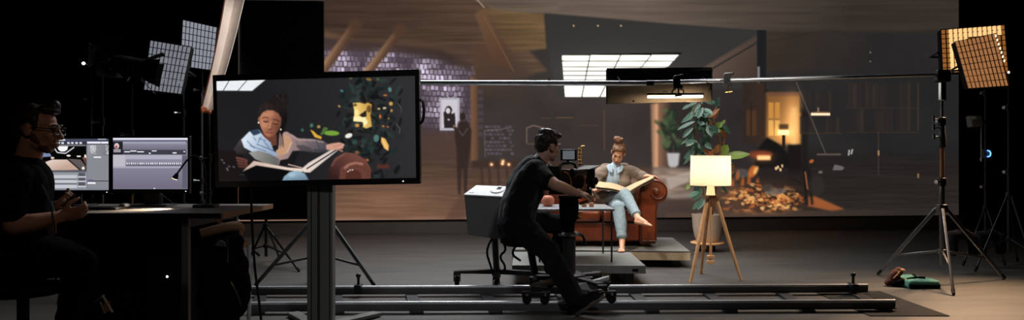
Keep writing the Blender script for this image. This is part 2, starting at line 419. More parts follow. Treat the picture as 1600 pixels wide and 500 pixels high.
    c.ell((723, 182), 4.6, 6, body, 1, 0.8)
    c.poly(q((716, 190), (730, 189), (737, 204), (735, 232), (731, 262), (729, 305), (725, 305), (724, 265), (721, 264), (720, 304), (716, 304), (714, 262), (713, 230), (710, 212)), body, 0.95, 1.0)
    c.poly(q((713, 212), (708, 199), (711, 197), (719, 206)), body, 0.9, 0.8); c.ell((709.5, 197), 1.6, 2, (180, 130, 100), 0.8, 0.5)
    c.line([(717, 204), (723, 212), (731, 200)], 1.2, (130, 118, 128), 0.6, 0.5)
    c.poly(q((719, 305), (729, 305), (727, 345), (694, 345), (708, 322)), (84, 60, 50), 0.6, 3)
    # table with candles, hearth behind the set
    c.rect(738, 251, 880, 262, (60, 44, 38), 1, 1.2)
    for x in (752, 764, 778, 792): c.line([(x, 262), (x + 2, 290)], 3.5, (56, 42, 36), 0.8, 1)
    for x, y in ((768, 257), (785, 256), (795, 257), (786, 252)): c.glow((x, y), 3.2, 3.2, (190, 110, 50), 0.9); c.ell((x, y), 1.5, 1.8, (255, 238, 200), 1, 0.4)
    c.line([(823, 224), (823, 200), (833, 196), (850, 200), (850, 226)], 2.2, (128, 104, 92), 0.75, 0.8)
    c.line([(823, 225), (850, 225)], 1.6, (110, 88, 78), 0.6, 0.6); c.rect(868, 183, 896, 185, (105, 80, 66), 0.7, 0.6); c.rect(844, 184, 862, 185.5, (90, 70, 60), 0.6, 0.6)
    c.rect(943, 172, 945.5, 235, (92, 66, 52), 0.8, 0.7); c.rect(905, 195, 935, 197, (80, 62, 54), 0.7, 0.6); c.glow((866, 242), 3, 3, (190, 150, 100), 0.7)
    # corridor with plant
    c.polyg(q((1040, 140), (1180, 140), (1180, 262), (1040, 262)), (52, 46, 44), (44, 40, 40), (1040, 150), (1180, 250), 1, 2, mott)
    c.polyg(q((1024, 160), (1048, 160), (1044, 262), (1026, 262)), (150, 108, 82), (70, 56, 50), (1026, 180), (1046, 180), 1, 2.0); c.polyg(q((1016, 162), (1028, 162), (1028, 262), (1019, 262)), (120, 90, 74), (214, 160, 122), (1016, 180), (1026, 180), 1, 1.2)
    for k in range(46):
        x, y = 1046 + 10 * rs.randn() * 0.75, 172 + 62 * rs.rand(); c.ell((x, y), 5 + 3 * rs.rand(), 2.5 + 2 * rs.rand(), [(34, 44, 34), (58, 74, 50), (84, 104, 70)][rs.randint(3)], 0.75, 1.2, rs.rand() * 180)
    c.line([(1052, 226), (1052, 240)], 1.2, (90, 80, 70), 0.8, 0.5)
    c.poly(q((1042, 239), (1062, 239), (1060, 258), (1055, 262), (1048, 262), (1044, 258)), (186, 182, 184), 1, 0.9)
    c.polyg(q((1020, 262), (1180, 262), (1180, 350), (1020, 350)), (150, 128, 114), (58, 48, 44), (1050, 268), (1118, 318), 1, 4, 0.75 + 0.5 * vnoise(H, W, 5, 26, 21))
    c.poly(q((1040, 278), (1085, 266), (1085, 280), (1046, 296)), (196, 182, 172), 0.6, 2); c.poly(q((1044, 304), (1085, 300), (1085, 314), (1046, 312)), (172, 156, 146), 0.5, 2.5)
    c.polyg(q((1020, 312), (1160, 306), (1160, 350), (1020, 350)), (70, 56, 50), (60, 50, 46), (1050, 310), (1060, 345), 0.9, 4)
    # warm window, hood and hearth
    c.polyg(q((1160, 128), (1195, 128), (1195, 225), (1160, 225)), (48, 38, 34), (58, 44, 36), (1160, 150), (1195, 150), 1, 3)
    c.rect(1166, 172, 1182, 212, (96, 60, 36), 0.6, 2); c.rect(1172, 160, 1175, 212, (40, 32, 30), 0.7, 0.8)
    c.polyg(q((1197, 146), (1252, 146), (1252, 226), (1197, 226)), (124, 84, 48), (196, 138, 76), (1200, 148), (1240, 210), 1, 3)
    c.rect(1197, 144, 1252, 150, (112, 76, 56), 0.9, 1.5); c.glow((1238, 190), 12, 38, (90, 66, 40), 1.0)
    for x in (1201, 1211): c.rect(x, 160, x + 7.5, 185, (206, 142, 66), 0.9, 0.8); c.rect(x, 188, x + 7.5, 212, (236, 178, 92), 0.9, 0.8)
    c.rect(1236, 168, 1245, 232, (255, 206, 132), 0.6, 2.5)
    c.glow((1224, 207), 14, 10, (120, 80, 40), 0.8); c.rect(1215, 203, 1233, 211, (300, 262, 190), 1, 0.8); c.rect(1222, 211, 1227, 232, (40, 30, 26), 1, 0.8); c.rect(1217, 194, 1232, 202, (48, 38, 32), 0.8, 1.2)
    c.poly(q((1198, 214), (1216, 224), (1232, 240), (1236, 262), (1180, 262), (1182, 236)), (24, 22, 22), 1, 1.8)
    c.rect(1231, 226, 1252, 290, (26, 23, 22), 1, 2); c.rect(1252, 170, 1262, 300, (30, 27, 26), 0.9, 3)
    c.ell((1188, 241), 20, 6, (110, 52, 34), 0.9, 2); c.glow((1192, 246), 16, 8, (110, 60, 26), 0.6); c.rect(1183, 243, 1204, 250, (300, 226, 150), 1, 0.9)
    c.poly(q((1150, 270), (1200, 262), (1255, 268), (1290, 282), (1282, 306), (1240, 320), (1160, 318)), (38, 33, 32), 0.8, 6)
    c.ell((1160, 271), 10, 7, (84, 82, 82), 0.8, 2); c.ell((1176, 268), 6, 10, (196, 104, 48), 0.9, 1.6, 20); c.ell((1181, 266), 3, 7, (255, 190, 110), 0.9, 1.0, 25)
    for x, y, w_ in ((1214, 259, 3), (1218, 263, 3), (1211, 261, 3), (1221, 257, 2.5)): c.rect(x, y, x + w_, y + 4.5, (255, 206, 150), 0.95, 0.5)
    c.glow((1185, 312), 62, 24, (66, 32, 14), 0.9)
    n1, n2 = vnoise(H, W, 7, 11, 77, 3), vnoise(H, W, 5, 7, 78, 2)
    env = np.clip(1.25 - (((c.X[None, :] - 1190) / 72) ** 2 + ((c.Y[:, None] - 312) / 24) ** 2), 0, 1) * (c.Y[:, None] < 336)
    hot = np.clip((n1 - 0.45) * 7, 0, 1) * env; bri = np.clip(0.40 + 1.7 * (n2 - 0.38), 0, 1)[..., None]
    colr = (np.array((120, 60, 32)) * (1 - bri) + np.array((250, 176, 100)) * bri) / 255.0
    c.a = c.a * (1 - 0.35 * env[..., None]) + 0.35 * env[..., None] * np.array((50, 33, 27)) / 255.0
    c.a = c.a * (1 - hot[..., None]) + colr * hot[..., None]
    for k in range(60):
        x, y = 1188 + 34 * rs.randn(), 312 + 10 * rs.randn()
        if 1130 < x < 1258 and 286 < y < 332: c.ell((x, y), 2 + 4 * rs.rand(), 1.2 + 1.6 * rs.rand(), [(240, 166, 92), (255, 208, 140), (190, 100, 50)][rs.randint(3)], 0.6, 0.7, -25 + 50 * rs.rand())
    for x, y, l_ in ((1152, 272, 9), (1160, 282, 8), (1170, 276, 12), (1144, 284, 7), (1183, 284, 8)): c.poly([(x - 3, y + l_), (x - 2, y), (x + 1.5, y - l_), (x + 3, y), (x + 3, y + l_)], (196, 104, 50), 0.75, 1.4)
    for k in range(30):
        x, y = 1148 + 104 * rs.rand(), 280 + 42 * rs.rand(); c.line([(x, y), (x + 9 * rs.randn(), y + 9 * rs.rand())], 2.0, (36, 27, 24), 0.7, 0.8)
    c.ell((1212, 300), 17, 5, (96, 94, 94), 0.75, 1.6, -8); c.ell((1200, 294), 9, 7, (74, 70, 68), 0.6, 1.6)
    c.poly(q((1262, 308), (1272, 306), (1320, 327), (1300, 330), (1262, 322)), (190, 102, 54), 0.75, 1.6)
    for x in (1256, 1264): c.line([(x, 262), (x + 5, 320)], 4, (26, 23, 22), 0.9, 1)
    c.line([(1258, 268), (1262, 296)], 2.2, (206, 116, 62), 0.7, 0.7); c.ell((1268, 252), 4, 2.5, (210, 110, 54), 0.8, 0.8, -30)
    c.ell((1276, 290), 13, 16, (52, 48, 46), 0.6, 2.5)
    # shelves, pendant and rod
    for x0, x1, y0, y1 in ((1250, 1312, 180, 208), (1326, 1396, 128, 168), (1326, 1396, 170, 206), (1400, 1434, 128, 205), (1250, 1312, 140, 176)):
        x = x0
        while x < x1:
            w_ = 2.5 + 3 * rs.rand(); c.rect(x, y0 + 6 * rs.rand(), x + w_ - 0.8, y1, [(44, 39, 36), (52, 44, 38), (40, 37, 36), (62, 50, 42)][rs.randint(4)], 0.7, 1.1); x += w_ + (2 if rs.rand() < 0.3 else 0)
    for y in (206, 168): c.rect(1322, y, 1436, y + 1.5, (62, 50, 42), 0.7, 0.8)
    c.rect(1433, 130, 1436, 204, (70, 54, 44), 0.6, 0.8); c.rect(1250, 207, 1316, 209, (66, 50, 40), 0.7, 0.8)
    c.line([(1244, 128), (1290, 240)], 1.3, (118, 110, 104), 0.7, 0.5); c.ell((1282, 176), 15, 2.2, (96, 66, 46), 1, 0.6); c.rect(1267, 176.5, 1297, 180.5, (285, 250, 205), 1, 0.7); c.rect(1277.5, 168, 1279.5, 175, (190, 160, 130), 0.8, 0.5)
    c.rect(1276, 240, 1314, 242.5, (118, 102, 92), 0.75, 0.7); c.poly(q((1301, 266), (1304, 257), (1314, 259), (1320, 262), (1316, 266)), (112, 106, 108), 0.9, 0.8); c.rect(1279, 267, 1285, 271, (130, 120, 112), 0.7, 0.7)
    c.line([(1326, 243), (1327, 234)], 2.2, (210, 206, 200), 0.9, 0.5); c.line([(1330, 241), (1332, 233)], 2.2, (200, 196, 190), 0.9, 0.5)
    c.rect(1372, 205, 1373.2, 273, (92, 80, 70), 0.7, 0.4); c.rect(1371.5, 235, 1374, 243, (190, 150, 104), 0.9, 0.5); c.rect(1433.5, 271, 1436, 278, (160, 122, 84), 0.9, 0.5)
    c.rect(1359, 81, 1360.6, 83, (190, 180, 160)); c.rect(1359, 95, 1360.6, 97, (160, 150, 130))
    c.polyg(q((1040, 333), (1510, 325), (1510, 345), (1040, 350)), (92, 70, 58), (50, 44, 41), (1200, 335), (1420, 335), 0.55, 2)
    return c

# ---------------------------------------------------------------- the live picture on the wide monitor
def monitor_picture():
    c = Canvas(325, 100, 665, 300, 2.0, (36, 36, 39))
    c.T = lambda p: (330 + p[0] / 2.5, 100 + p[1] / 2.5)
    rs = np.random.RandomState(9)
    c.polyg([(0, 0), (850, 0), (850, 500), (0, 500)], (30, 30, 33), (47, 46, 48), (250, 300), (760, 120), 1)
    c.poly([(14, 52), (226, 50), (160, 105), (14, 104)], (236, 240, 244), 1, 0.5); c.line([(80, 48), (46, 106)], 3, (70, 70, 74)); c.line([(153, 48), (103, 106)], 3, (70, 70, 74))
    # foliage behind
    for k in range(230):
        x, y = 610 + 75 * rs.randn() * 0.8, 60 + 390 * rs.rand()
        if not (490 < x < 745): continue
        col = [(18, 21, 22), (24, 31, 31), (33, 43, 42), (14, 15, 17), (44, 60, 59)][rs.randint(5)]
        c.ell((x, y), 10 + 14 * rs.rand(), 4 + 5 * rs.rand(), col, 0.7, 0.8, rs.rand() * 180)
    for x, y, rx, ry, col, r_ in ((510, 105, 9, 7, (70, 130, 130), 0), (645, 290, 13, 20, (84, 130, 122), 20), (698, 100, 8, 14, (90, 150, 140), 10), (392, 240, 8, 12, (70, 130, 110), 20), (420, 245, 8, 9, (190, 160, 84), 0),
                                  (356, 258, 7, 10, (60, 110, 100), 0), (680, 122, 10, 5, (210, 120, 60), 0), (702, 155, 9, 11, (236, 180, 90), 0), (704, 182, 6, 9, (220, 150, 80), 0), (677, 172, 9, 6, (240, 225, 190), 0),
                                  (655, 175, 7, 6, (240, 200, 120), 0), (500, 165, 7, 5, (220, 170, 90), 30), (660, 205, 5, 12, (230, 130, 60), 20), (693, 213, 4, 5, (200, 140, 60), 0), (570, 240, 10, 10, (220, 150, 70), 0),
                                  (615, 60, 14, 8, (150, 110, 50), 0), (650, 60, 8, 8, (80, 90, 60), 0), (545, 55, 8, 9, (84, 92, 66), 0), (672, 243, 7, 5, (220, 130, 60), 30), (690, 245, 6, 4, (220, 120, 60), 0), (560, 305, 12, 14, (50, 80, 76), 30),
                                  (610, 375, 8, 7, (200, 110, 50), 0), (570, 345, 10, 9, (150, 90, 50), 0), (520, 320, 12, 10, (44, 60, 56), 0), (620, 330, 14, 12, (36, 56, 54), 0), (590, 320, 8, 9, (60, 70, 60), 0)):
        c.ell((x, y), rx * 0.85, ry * 0.7, col, 0.85, 0.9, r_ + 25 - 50 * rs.rand())
    c.line([(725, 150), (742, 170), (742, 190)], 2, (150, 150, 150), 0.5); c.line([(722, 232), (737, 252), (735, 272)], 3, (110, 110, 112), 0.6)
    c.glow((590, 195), 14, 20, (70, 52, 20), 0.5)
    c.polyg([(553, 152), (578, 150), (600, 156), (612, 150), (628, 158), (622, 200), (628, 244), (606, 252), (592, 246), (594, 226), (555, 222), (560, 190)], (250, 214, 124), (190, 146, 70), (560, 190), (628, 170), 1, 0.9); c.ell((616, 176), 9, 14, (90, 64, 34), 0.8, 1); c.ell((562, 160), 8, 6, (60, 48, 30), 0.7, 1)
    c.ell((568, 190), 10, 12, (255, 236, 170), 0.8, 1); c.poly([(556, 206), (600, 204), (612, 228), (600, 244), (590, 226), (556, 224)], (255, 246, 190), 0.9, 0.6); c.poly([(578, 200), (606, 180), (606, 206), (590, 208)], (40, 34, 26), 1, 0.5)
    c.poly([(664, 285), (680, 292), (694, 318), (692, 340), (676, 330), (664, 306)], (236, 180, 96), 1, 0.6); c.line([(668, 292), (688, 334)], 3, (255, 226, 160), 0.8, 0.4)
    c.ell((470, 270), 31, 10, (116, 158, 56), 1, 0.6, 2); c.poly([(425, 278), (440, 246), (458, 250), (440, 274)], (76, 110, 54), 1, 0.6); c.poly([(386, 256), (400, 262), (414, 276), (432, 284), (430, 294), (404, 286)], (226, 172, 62), 1, 0.6)
    c.ell((537, 280), 15, 9, (240, 236, 226), 1, 0.5, -20); c.rect(648, 392, 696, 408, (96, 48, 38), 0.8, 2)
    # sofa on the left
    c.poly([(10, 335), (100, 340), (150, 380), (150, 480), (10, 480)], (26, 21, 22), 1, 1)
    for x, y in ((42, 375), (50, 386), (62, 408), (70, 400), (88, 402), (64, 414)): c.ell((x, y), 5, 3, (150, 146, 156), 0.6, 0.6, 30)
    c.line([(110, 432), (160, 432), (150, 470)], 3, (70, 64, 66), 0.7)
    # hair behind, neck
    c.ell((264, 300), 27, 44, (26, 21, 22), 1, 1, -8)
    c.poly([(200, 262), (254, 268), (258, 316), (232, 322), (206, 300)], (104, 62, 48), 1, 0.8)
    # cardigan
    c.polyg([(88, 332), (112, 296), (150, 268), (150, 300), (142, 350), (100, 352)], (70, 62, 64), (40, 37, 40), (110, 300), (130, 350), 1, 0.8)
    c.polyg([(268, 268), (296, 264), (338, 290), (398, 292), (438, 300), (466, 318), (462, 340), (420, 346), (352, 338), (318, 372), (302, 398), (262, 396), (240, 360), (262, 330)], (178, 146, 140), (78, 76, 86), (290, 275), (440, 335), 1, 0.8); c.line([(312, 276), (340, 296), (400, 298), (440, 306)], 7, (198, 166, 162), 0.5, 1.2); c.poly([(330, 318), (360, 316), (400, 332), (450, 334), (452, 346), (400, 348), (350, 340)], (54, 51, 58), 0.6, 1.2)
    c.line([(330, 300), (352, 338)], 4, (90, 76, 76), 0.6, 0.8); c.line([(372, 300), (400, 340)], 5, (102, 90, 98), 0.7, 0.8); c.line([(410, 300), (428, 340)], 5, (70, 68, 78), 0.7, 0.8)
    c.poly([(284, 276), (306, 282), (316, 304), (292, 352), (262, 360), (252, 340), (276, 318)], (196, 152, 120), 1, 0.9); c.line([(314, 306), (296, 348)], 4, (236, 200, 160), 0.8, 0.5)
    c.poly([(318, 340), (350, 338), (318, 396), (262, 402), (270, 376), (300, 370)], (24, 23, 26), 1, 0.9)
    # shirt
    c.polyg([(148, 264), (186, 256), (206, 284), (232, 306), (244, 338), (262, 356), (230, 364), (160, 344), (128, 326), (117, 296)], (214, 226, 240), (146, 166, 196), (140, 290), (240, 340), 1, 0.6)
    c.poly([(150, 262), (184, 254), (194, 270), (166, 280)], (46, 64, 84), 1, 0.6)
    for a_, b_ in (((140, 300), (170, 330)), ((165, 285), (176, 300)), ((186, 290), (214, 300)), ((150, 318), (216, 342)), ((205, 300), (228, 330)), ((182, 308), (196, 284))): c.line([a_, b_], 3, (74, 94, 128), 0.75, 0.5)
    c.line([(176, 312), (246, 340)], 2, (26, 34, 50), 0.8, 0.3)
    # scarf / grey fold
    c.polyg([(146, 346), (186, 338), (232, 352), (266, 372), (264, 394), (216, 390), (172, 372)], (156, 154, 148), (104, 104, 102), (160, 345), (240, 392), 1, 0.7)
    # face
    c.polyg([(187, 205), (196, 184), (216, 174), (244, 176), (266, 190), (275, 212), (272, 238), (260, 262), (242, 282), (226, 288), (210, 278), (196, 254), (188, 230)], (186, 124, 95), (116, 70, 54), (202, 222), (270, 246), 1, 0.6)
    c.ell((210, 232), 13, 18, (206, 144, 111), 0.55, 2.0); c.ell((226, 196), 20, 11, (204, 142, 110), 0.5, 2.5); c.ell((224, 276), 11, 7, (184, 120, 94), 0.6, 1.5); c.ell((258, 246), 12, 20, (104, 62, 48), 0.45, 2.5)
    c.line([(199, 213), (210, 208), (224, 211)], 3.4, (58, 36, 30), 0.8, 0.5); c.line([(241, 217), (256, 218), (268, 226)], 3.4, (50, 31, 27), 0.8, 0.5)
    for x, y in ((214, 223), (252, 231)):
        c.ell((x, y), 11, 5.5, (112, 66, 52), 0.65, 0.8); c.ell((x - 1, y - 0.5), 8, 3.4, (164, 108, 84), 0.8, 0.6); c.line([(x - 10, y + 0.5), (x - 2, y + 4), (x + 9, y + 3)], 3.0, (34, 21, 19), 0.95, 0.4)
    c.line([(233, 222), (227, 250)], 6, (208, 146, 114), 0.6, 0.8); c.line([(240, 228), (238, 250)], 5, (112, 66, 51), 0.55, 0.8); c.ell((230, 255), 9, 3.2, (88, 50, 41), 0.7, 0.6); c.ell((226, 250), 4, 3, (216, 156, 126), 0.6, 0.6)
    c.poly([(213, 266), (222, 263), (228, 265), (236, 265), (243, 268), (234, 275), (222, 274)], (146, 76, 68), 0.9, 0.5); c.line([(213, 267), (222, 268.5), (234, 269.5), (243, 268)], 1.6, (74, 34, 32), 0.8, 0.4); c.ell((225, 272), 7, 2, (196, 120, 108), 0.6, 0.5)
    # hair on top
    c.polyg([(183, 222), (182, 192), (190, 168), (212, 148), (238, 138), (264, 142), (286, 156), (297, 190), (296, 224), (284, 262), (274, 286), (268, 262), (276, 236), (275, 212), (262, 192), (242, 181), (218, 180), (200, 190), (190, 206)], (44, 35, 33), (22, 18, 19), (210, 160), (290, 220), 1, 0.6)
    c.poly([(216, 152), (226, 136), (244, 124), (262, 114), (284, 110), (300, 120), (302, 146), (288, 172), (258, 162)], (32, 27, 27), 1, 1.0)
    for k in range(44):
        t = rs.rand(); x, y = 192 + 100 * t, 146 + 34 * rs.rand(); c.line([(x, y), (x + 10 - 20 * (1 - t), y + 16)], 1.3, [(74, 60, 54), (15, 12, 13), (56, 45, 41)][rs.randint(3)], 0.4, 0.4)
    for k in range(18):
        x, y = 248 + 48 * rs.rand(), 114 + 40 * rs.rand(); c.line([(x, y), (x + 10 * rs.randn() * 0.6, y + 10)], 1.6, [(84, 74, 70), (17, 14, 15)][rs.randint(2)], 0.45, 0.4)
    c.ell((187, 216), 4, 9, (152, 98, 76), 1, 0.6); c.ell((185, 229), 3, 4, (236, 232, 226), 1, 0.4); c.ell((272, 256), 3.2, 4, (226, 222, 216), 1, 0.4)
    for k in range(16): x = 256 + 26 * rs.rand(); c.line([(x, 270 + 20 * rs.rand()), (x - 6 + 14 * rs.rand(), 315 + 22 * rs.rand())], 2, [(56, 48, 48), (18, 15, 16)][rs.randint(2)], 0.5, 0.5)
    # hands, book, knee, arm of the sofa
    for k in range(4): c.line([(96 + 3 * k, 366 + 11 * k), (128, 372 + 10 * k), (142, 380 + 8 * k)], 9, (112 - 8 * k, 66 - 4 * k, 58 - 4 * k), 0.95, 0.7)
    c.poly([(126, 424), (176, 392), (360, 424), (340, 440), (230, 466), (150, 466)], (10, 10, 12), 1, 1)
    c.polyg([(122, 420), (166, 378), (300, 404), (352, 408), (360, 422), (330, 420), (176, 396)], (206, 180, 166), (238, 218, 202), (140, 400), (330, 412), 1, 0.5)
    c.line([(300, 392), (356, 406)], 5, (196, 160, 146), 0.9, 0.4)
    c.poly([(360, 424), (520, 326), (520, 318), (388, 418)], (8, 8, 10), 1, 0.5); c.polyg([(350, 412), (380, 386), (512, 310), (522, 316), (386, 424), (364, 424)], (232, 214, 202), (206, 196, 190), (360, 415), (515, 315), 1, 0.5)
    c.line([(372, 410), (510, 322)], 5, (40, 36, 40), 0.9, 0.3)
    c.poly([(448, 316), (470, 310), (500, 306), (518, 312), (516, 330), (496, 334), (470, 338), (450, 334)], (206, 154, 134), 1, 0.7); c.line([(500, 334), (514, 342)], 7, (186, 128, 108), 0.9, 0.5); c.line([(478, 324), (512, 314)], 2, (150, 100, 86), 0.7, 0.4)
    c.polyg([(268, 476), (284, 440), (306, 422), (338, 416), (366, 428), (384, 458), (386, 480), (268, 480)], (160, 190, 208), (92, 116, 138), (320, 420), (330, 470), 1, 0.9); c.line([(300, 440), (290, 470)], 5, (110, 136, 156), 0.5, 1); c.ell((316, 434), 14, 8, (192, 214, 226), 0.5, 1.5)
    c.polyg([(456, 470), (460, 410), (482, 368), (524, 344), (566, 350), (604, 374), (624, 410), (622, 446), (600, 462)], (112, 68, 58), (50, 30, 28), (540, 350), (470, 440), 1, 0.8)
    c.poly([(500, 450), (504, 408), (530, 384), (566, 376), (600, 384), (624, 412), (622, 446), (598, 452)], (104, 62, 52), 1, 1)
    c.line([(470, 400), (486, 372), (522, 350)], 8, (150, 100, 90), 0.5, 1.6)
    for k in range(10):
        t = math.pi * (0.98 - 0.98 * k / 9); x, y = 563 + 60 * math.cos(t), 436 - 56 * math.sin(t); c.line([(563 + 42 * math.cos(t), 438 - 36 * math.sin(t)), (x, y)], 3, (84, 46, 38), 0.6, 0.8)
    c.line([(520, 408), (540, 392), (566, 386), (594, 392)], 8, (196, 142, 124), 0.75, 1.6); c.poly([(524, 456), (526, 430), (546, 414), (572, 414), (586, 430), (586, 452)], (82, 44, 38), 1, 0.8)
    for x, y in ((535, 420), (543, 415), (552, 414)): c.ell((x, y), 3, 3, (226, 220, 214), 0.9, 0.3)
    c.poly([(0, 462), (270, 468), (390, 462), (470, 452), (620, 452), (850, 440), (850, 500), (0, 500)], (34, 34, 37), 0.75, 1.5)
    c.a *= (0.97 + 0.06 * vnoise(c.h, c.w, 5, 5, 31, 2))[..., None]
    return c

# ---------------------------------------------------------------- editing software on the two desk monitors
def editor_picture():
    c = Canvas(45, 212, 172, 300, 4.0, (128, 130, 140)); c.T = lambda p: (60 + p[0] / 5.0, 210 + p[1] / 5.0); rs = np.random.RandomState(2)
    c.rect(-80, 35, 560, 55, (70, 72, 96)); c.rect(-80, 55, 560, 78, (52, 54, 70)); c.rect(-80, 78, 375, 285, (6, 6, 7)); c.rect(120, 38, 210, 48, (236, 236, 244))
    for x in (120, 150, 180, 225, 255, 288, 320): c.rect(x, 60, x + 20, 75, (222, 222, 232))
    c.rect(380, 56, 486, 72, (240, 240, 248)); c.rect(490, 56, 546, 72, (240, 240, 248)); c.rect(465, 34, 530, 40, (220, 220, 230))
    c.rect(120, 80, 372, 92, (120, 120, 126)); c.poly([(148, 92), (232, 92), (226, 118), (205, 134), (175, 134), (155, 118)], (250, 246, 248)); c.line([(118, 98), (148, 142), (212, 148), (280, 100)], 9, (206, 204, 214))
    c.poly([(20, 150), (50, 136), (86, 142), (104, 172), (10, 180)], (120, 134, 168), 1, 0.3); c.ell((110, 184), 14, 9, (226, 206, 190)); c.ell((236, 166), 16, 8, (232, 222, 214)); c.rect(300, 166, 330, 177, (240, 230, 220)); c.ell((366, 178), 9, 22, (244, 220, 200))
    c.polyg([(-60, 275), (-20, 240), (110, 196), (225, 196), (320, 278), (-60, 285)], (226, 204, 192), (196, 164, 148), (120, 200), (150, 280), 1, 0.3); c.poly([(-60, 260), (0, 220), (90, 198), (60, 215), (-20, 250)], (60, 44, 40), 0.8, 0.4)
    c.poly([(232, 190), (330, 196), (372, 250), (372, 278), (330, 278)], (96, 88, 88), 1, 0.3); c.line([(228, 190), (330, 278)], 6, (30, 28, 28)); c.poly([(340, 180), (372, 180), (372, 240)], (110, 70, 58)); c.ell((350, 264), 11, 12, (246, 232, 220))
    c.rect(-80, 280, 375, 425, (150, 152, 160)); c.rect(-80, 280, 375, 296, (92, 94, 104))
    for y in (318, 356, 394): c.rect(95, y, 302, y + 26, (196, 198, 206)); c.rect(60, y, 92, y + 22, (160, 162, 170))
    for y in (344, 380): c.rect(95, y, 302, y + 12, (112, 114, 124))
    for y in (300, 338, 374): c.rect(312, y, 366, y + 26, (84, 86, 98))
    for y in (326, 360, 400): c.rect(308, y + 2, 372, y + 10, (210, 210, 218))
    for k in range(60): c.rect(100 + 200 * rs.rand(), 320 + 96 * rs.rand(), 0, 0, (0, 0, 0)) if False else None
    c.polyg([(385, 82), (552, 82), (552, 166), (385, 166)], (150, 152, 158), (120, 122, 128), (390, 90), (540, 160)); c.rect(385, 166, 552, 420, (136, 138, 146))
    for k in range(90):
        x, y = 402 + 46 * rs.rand(), 84 + 64 * rs.rand(); c.rect(x, y, x + 5, y + 4, (226, 226, 232))
    for k in range(26):
        x, y = 524 + 20 * rs.rand(), 84 + 74 * rs.rand(); c.rect(x, y, x + 6, y + 4, (220, 220, 228))
    c.rect(432, 174, 490, 184, (240, 240, 244)); c.rect(385, 362, 546, 367, (20, 20, 24)); c.rect(384, 354, 428, 368, (90, 94, 130)); c.rect(384, 374, 446, 386, (246, 246, 250))
    return c
def timeline_picture():
    c = Canvas(172, 212, 298, 300, 4.0, (120, 118, 136)); c.T = lambda p: (165 + p[0] / 3.57, 205 + p[1] / 3.57); rs = np.random.RandomState(3)
    c.rect(36, 36, 460, 48, (226, 226, 240)); c.rect(36, 48, 460, 60, (98, 98, 120)); c.rect(36, 58, 96, 130, (34, 34, 42)); c.ell((62, 82), 14, 16, (214, 190, 190)); c.ell((60, 88), 6, 7, (150, 50, 54)); c.rect(44, 100, 84, 118, (160, 150, 156))
    c.rect(96, 58, 448, 70, (160, 160, 178)); c.polyg([(96, 70), (448, 70), (448, 104), (96, 104)], (138, 136, 152), (112, 110, 126), (100, 70), (100, 104)); c.rect(96, 104, 448, 130, (62, 62, 74))
    for x0, x1, y in ((104, 136, 112), (138, 172, 108), (176, 214, 112), (258, 284, 107), (240, 252, 120), (374, 396, 118), (434, 444, 111)): c.rect(x0, y, x1, y + 6, (234, 234, 240))
    c.rect(40, 132, 112, 202, (190, 186, 196)); c.rect(112, 132, 426, 156, (176, 174, 190)); c.rect(112, 156, 426, 176, (140, 138, 156)); c.rect(112, 176, 426, 192, (98, 96, 116)); c.rect(40, 196, 426, 206, (170, 168, 182))
    x = 116
    while x < 424: c.rect(x, 176, x + 5 + 4 * rs.rand(), 185, (240, 240, 246)); x += 10 + 4 * rs.rand()
    c.polyg([(38, 206), (428, 206), (428, 318), (38, 318)], (134, 130, 150), (112, 108, 126), (200, 206), (200, 318)); c.rect(428, 138, 456, 318, (96, 94, 110)); c.ell((272, 319), 4, 3, (255, 255, 255))
    return c
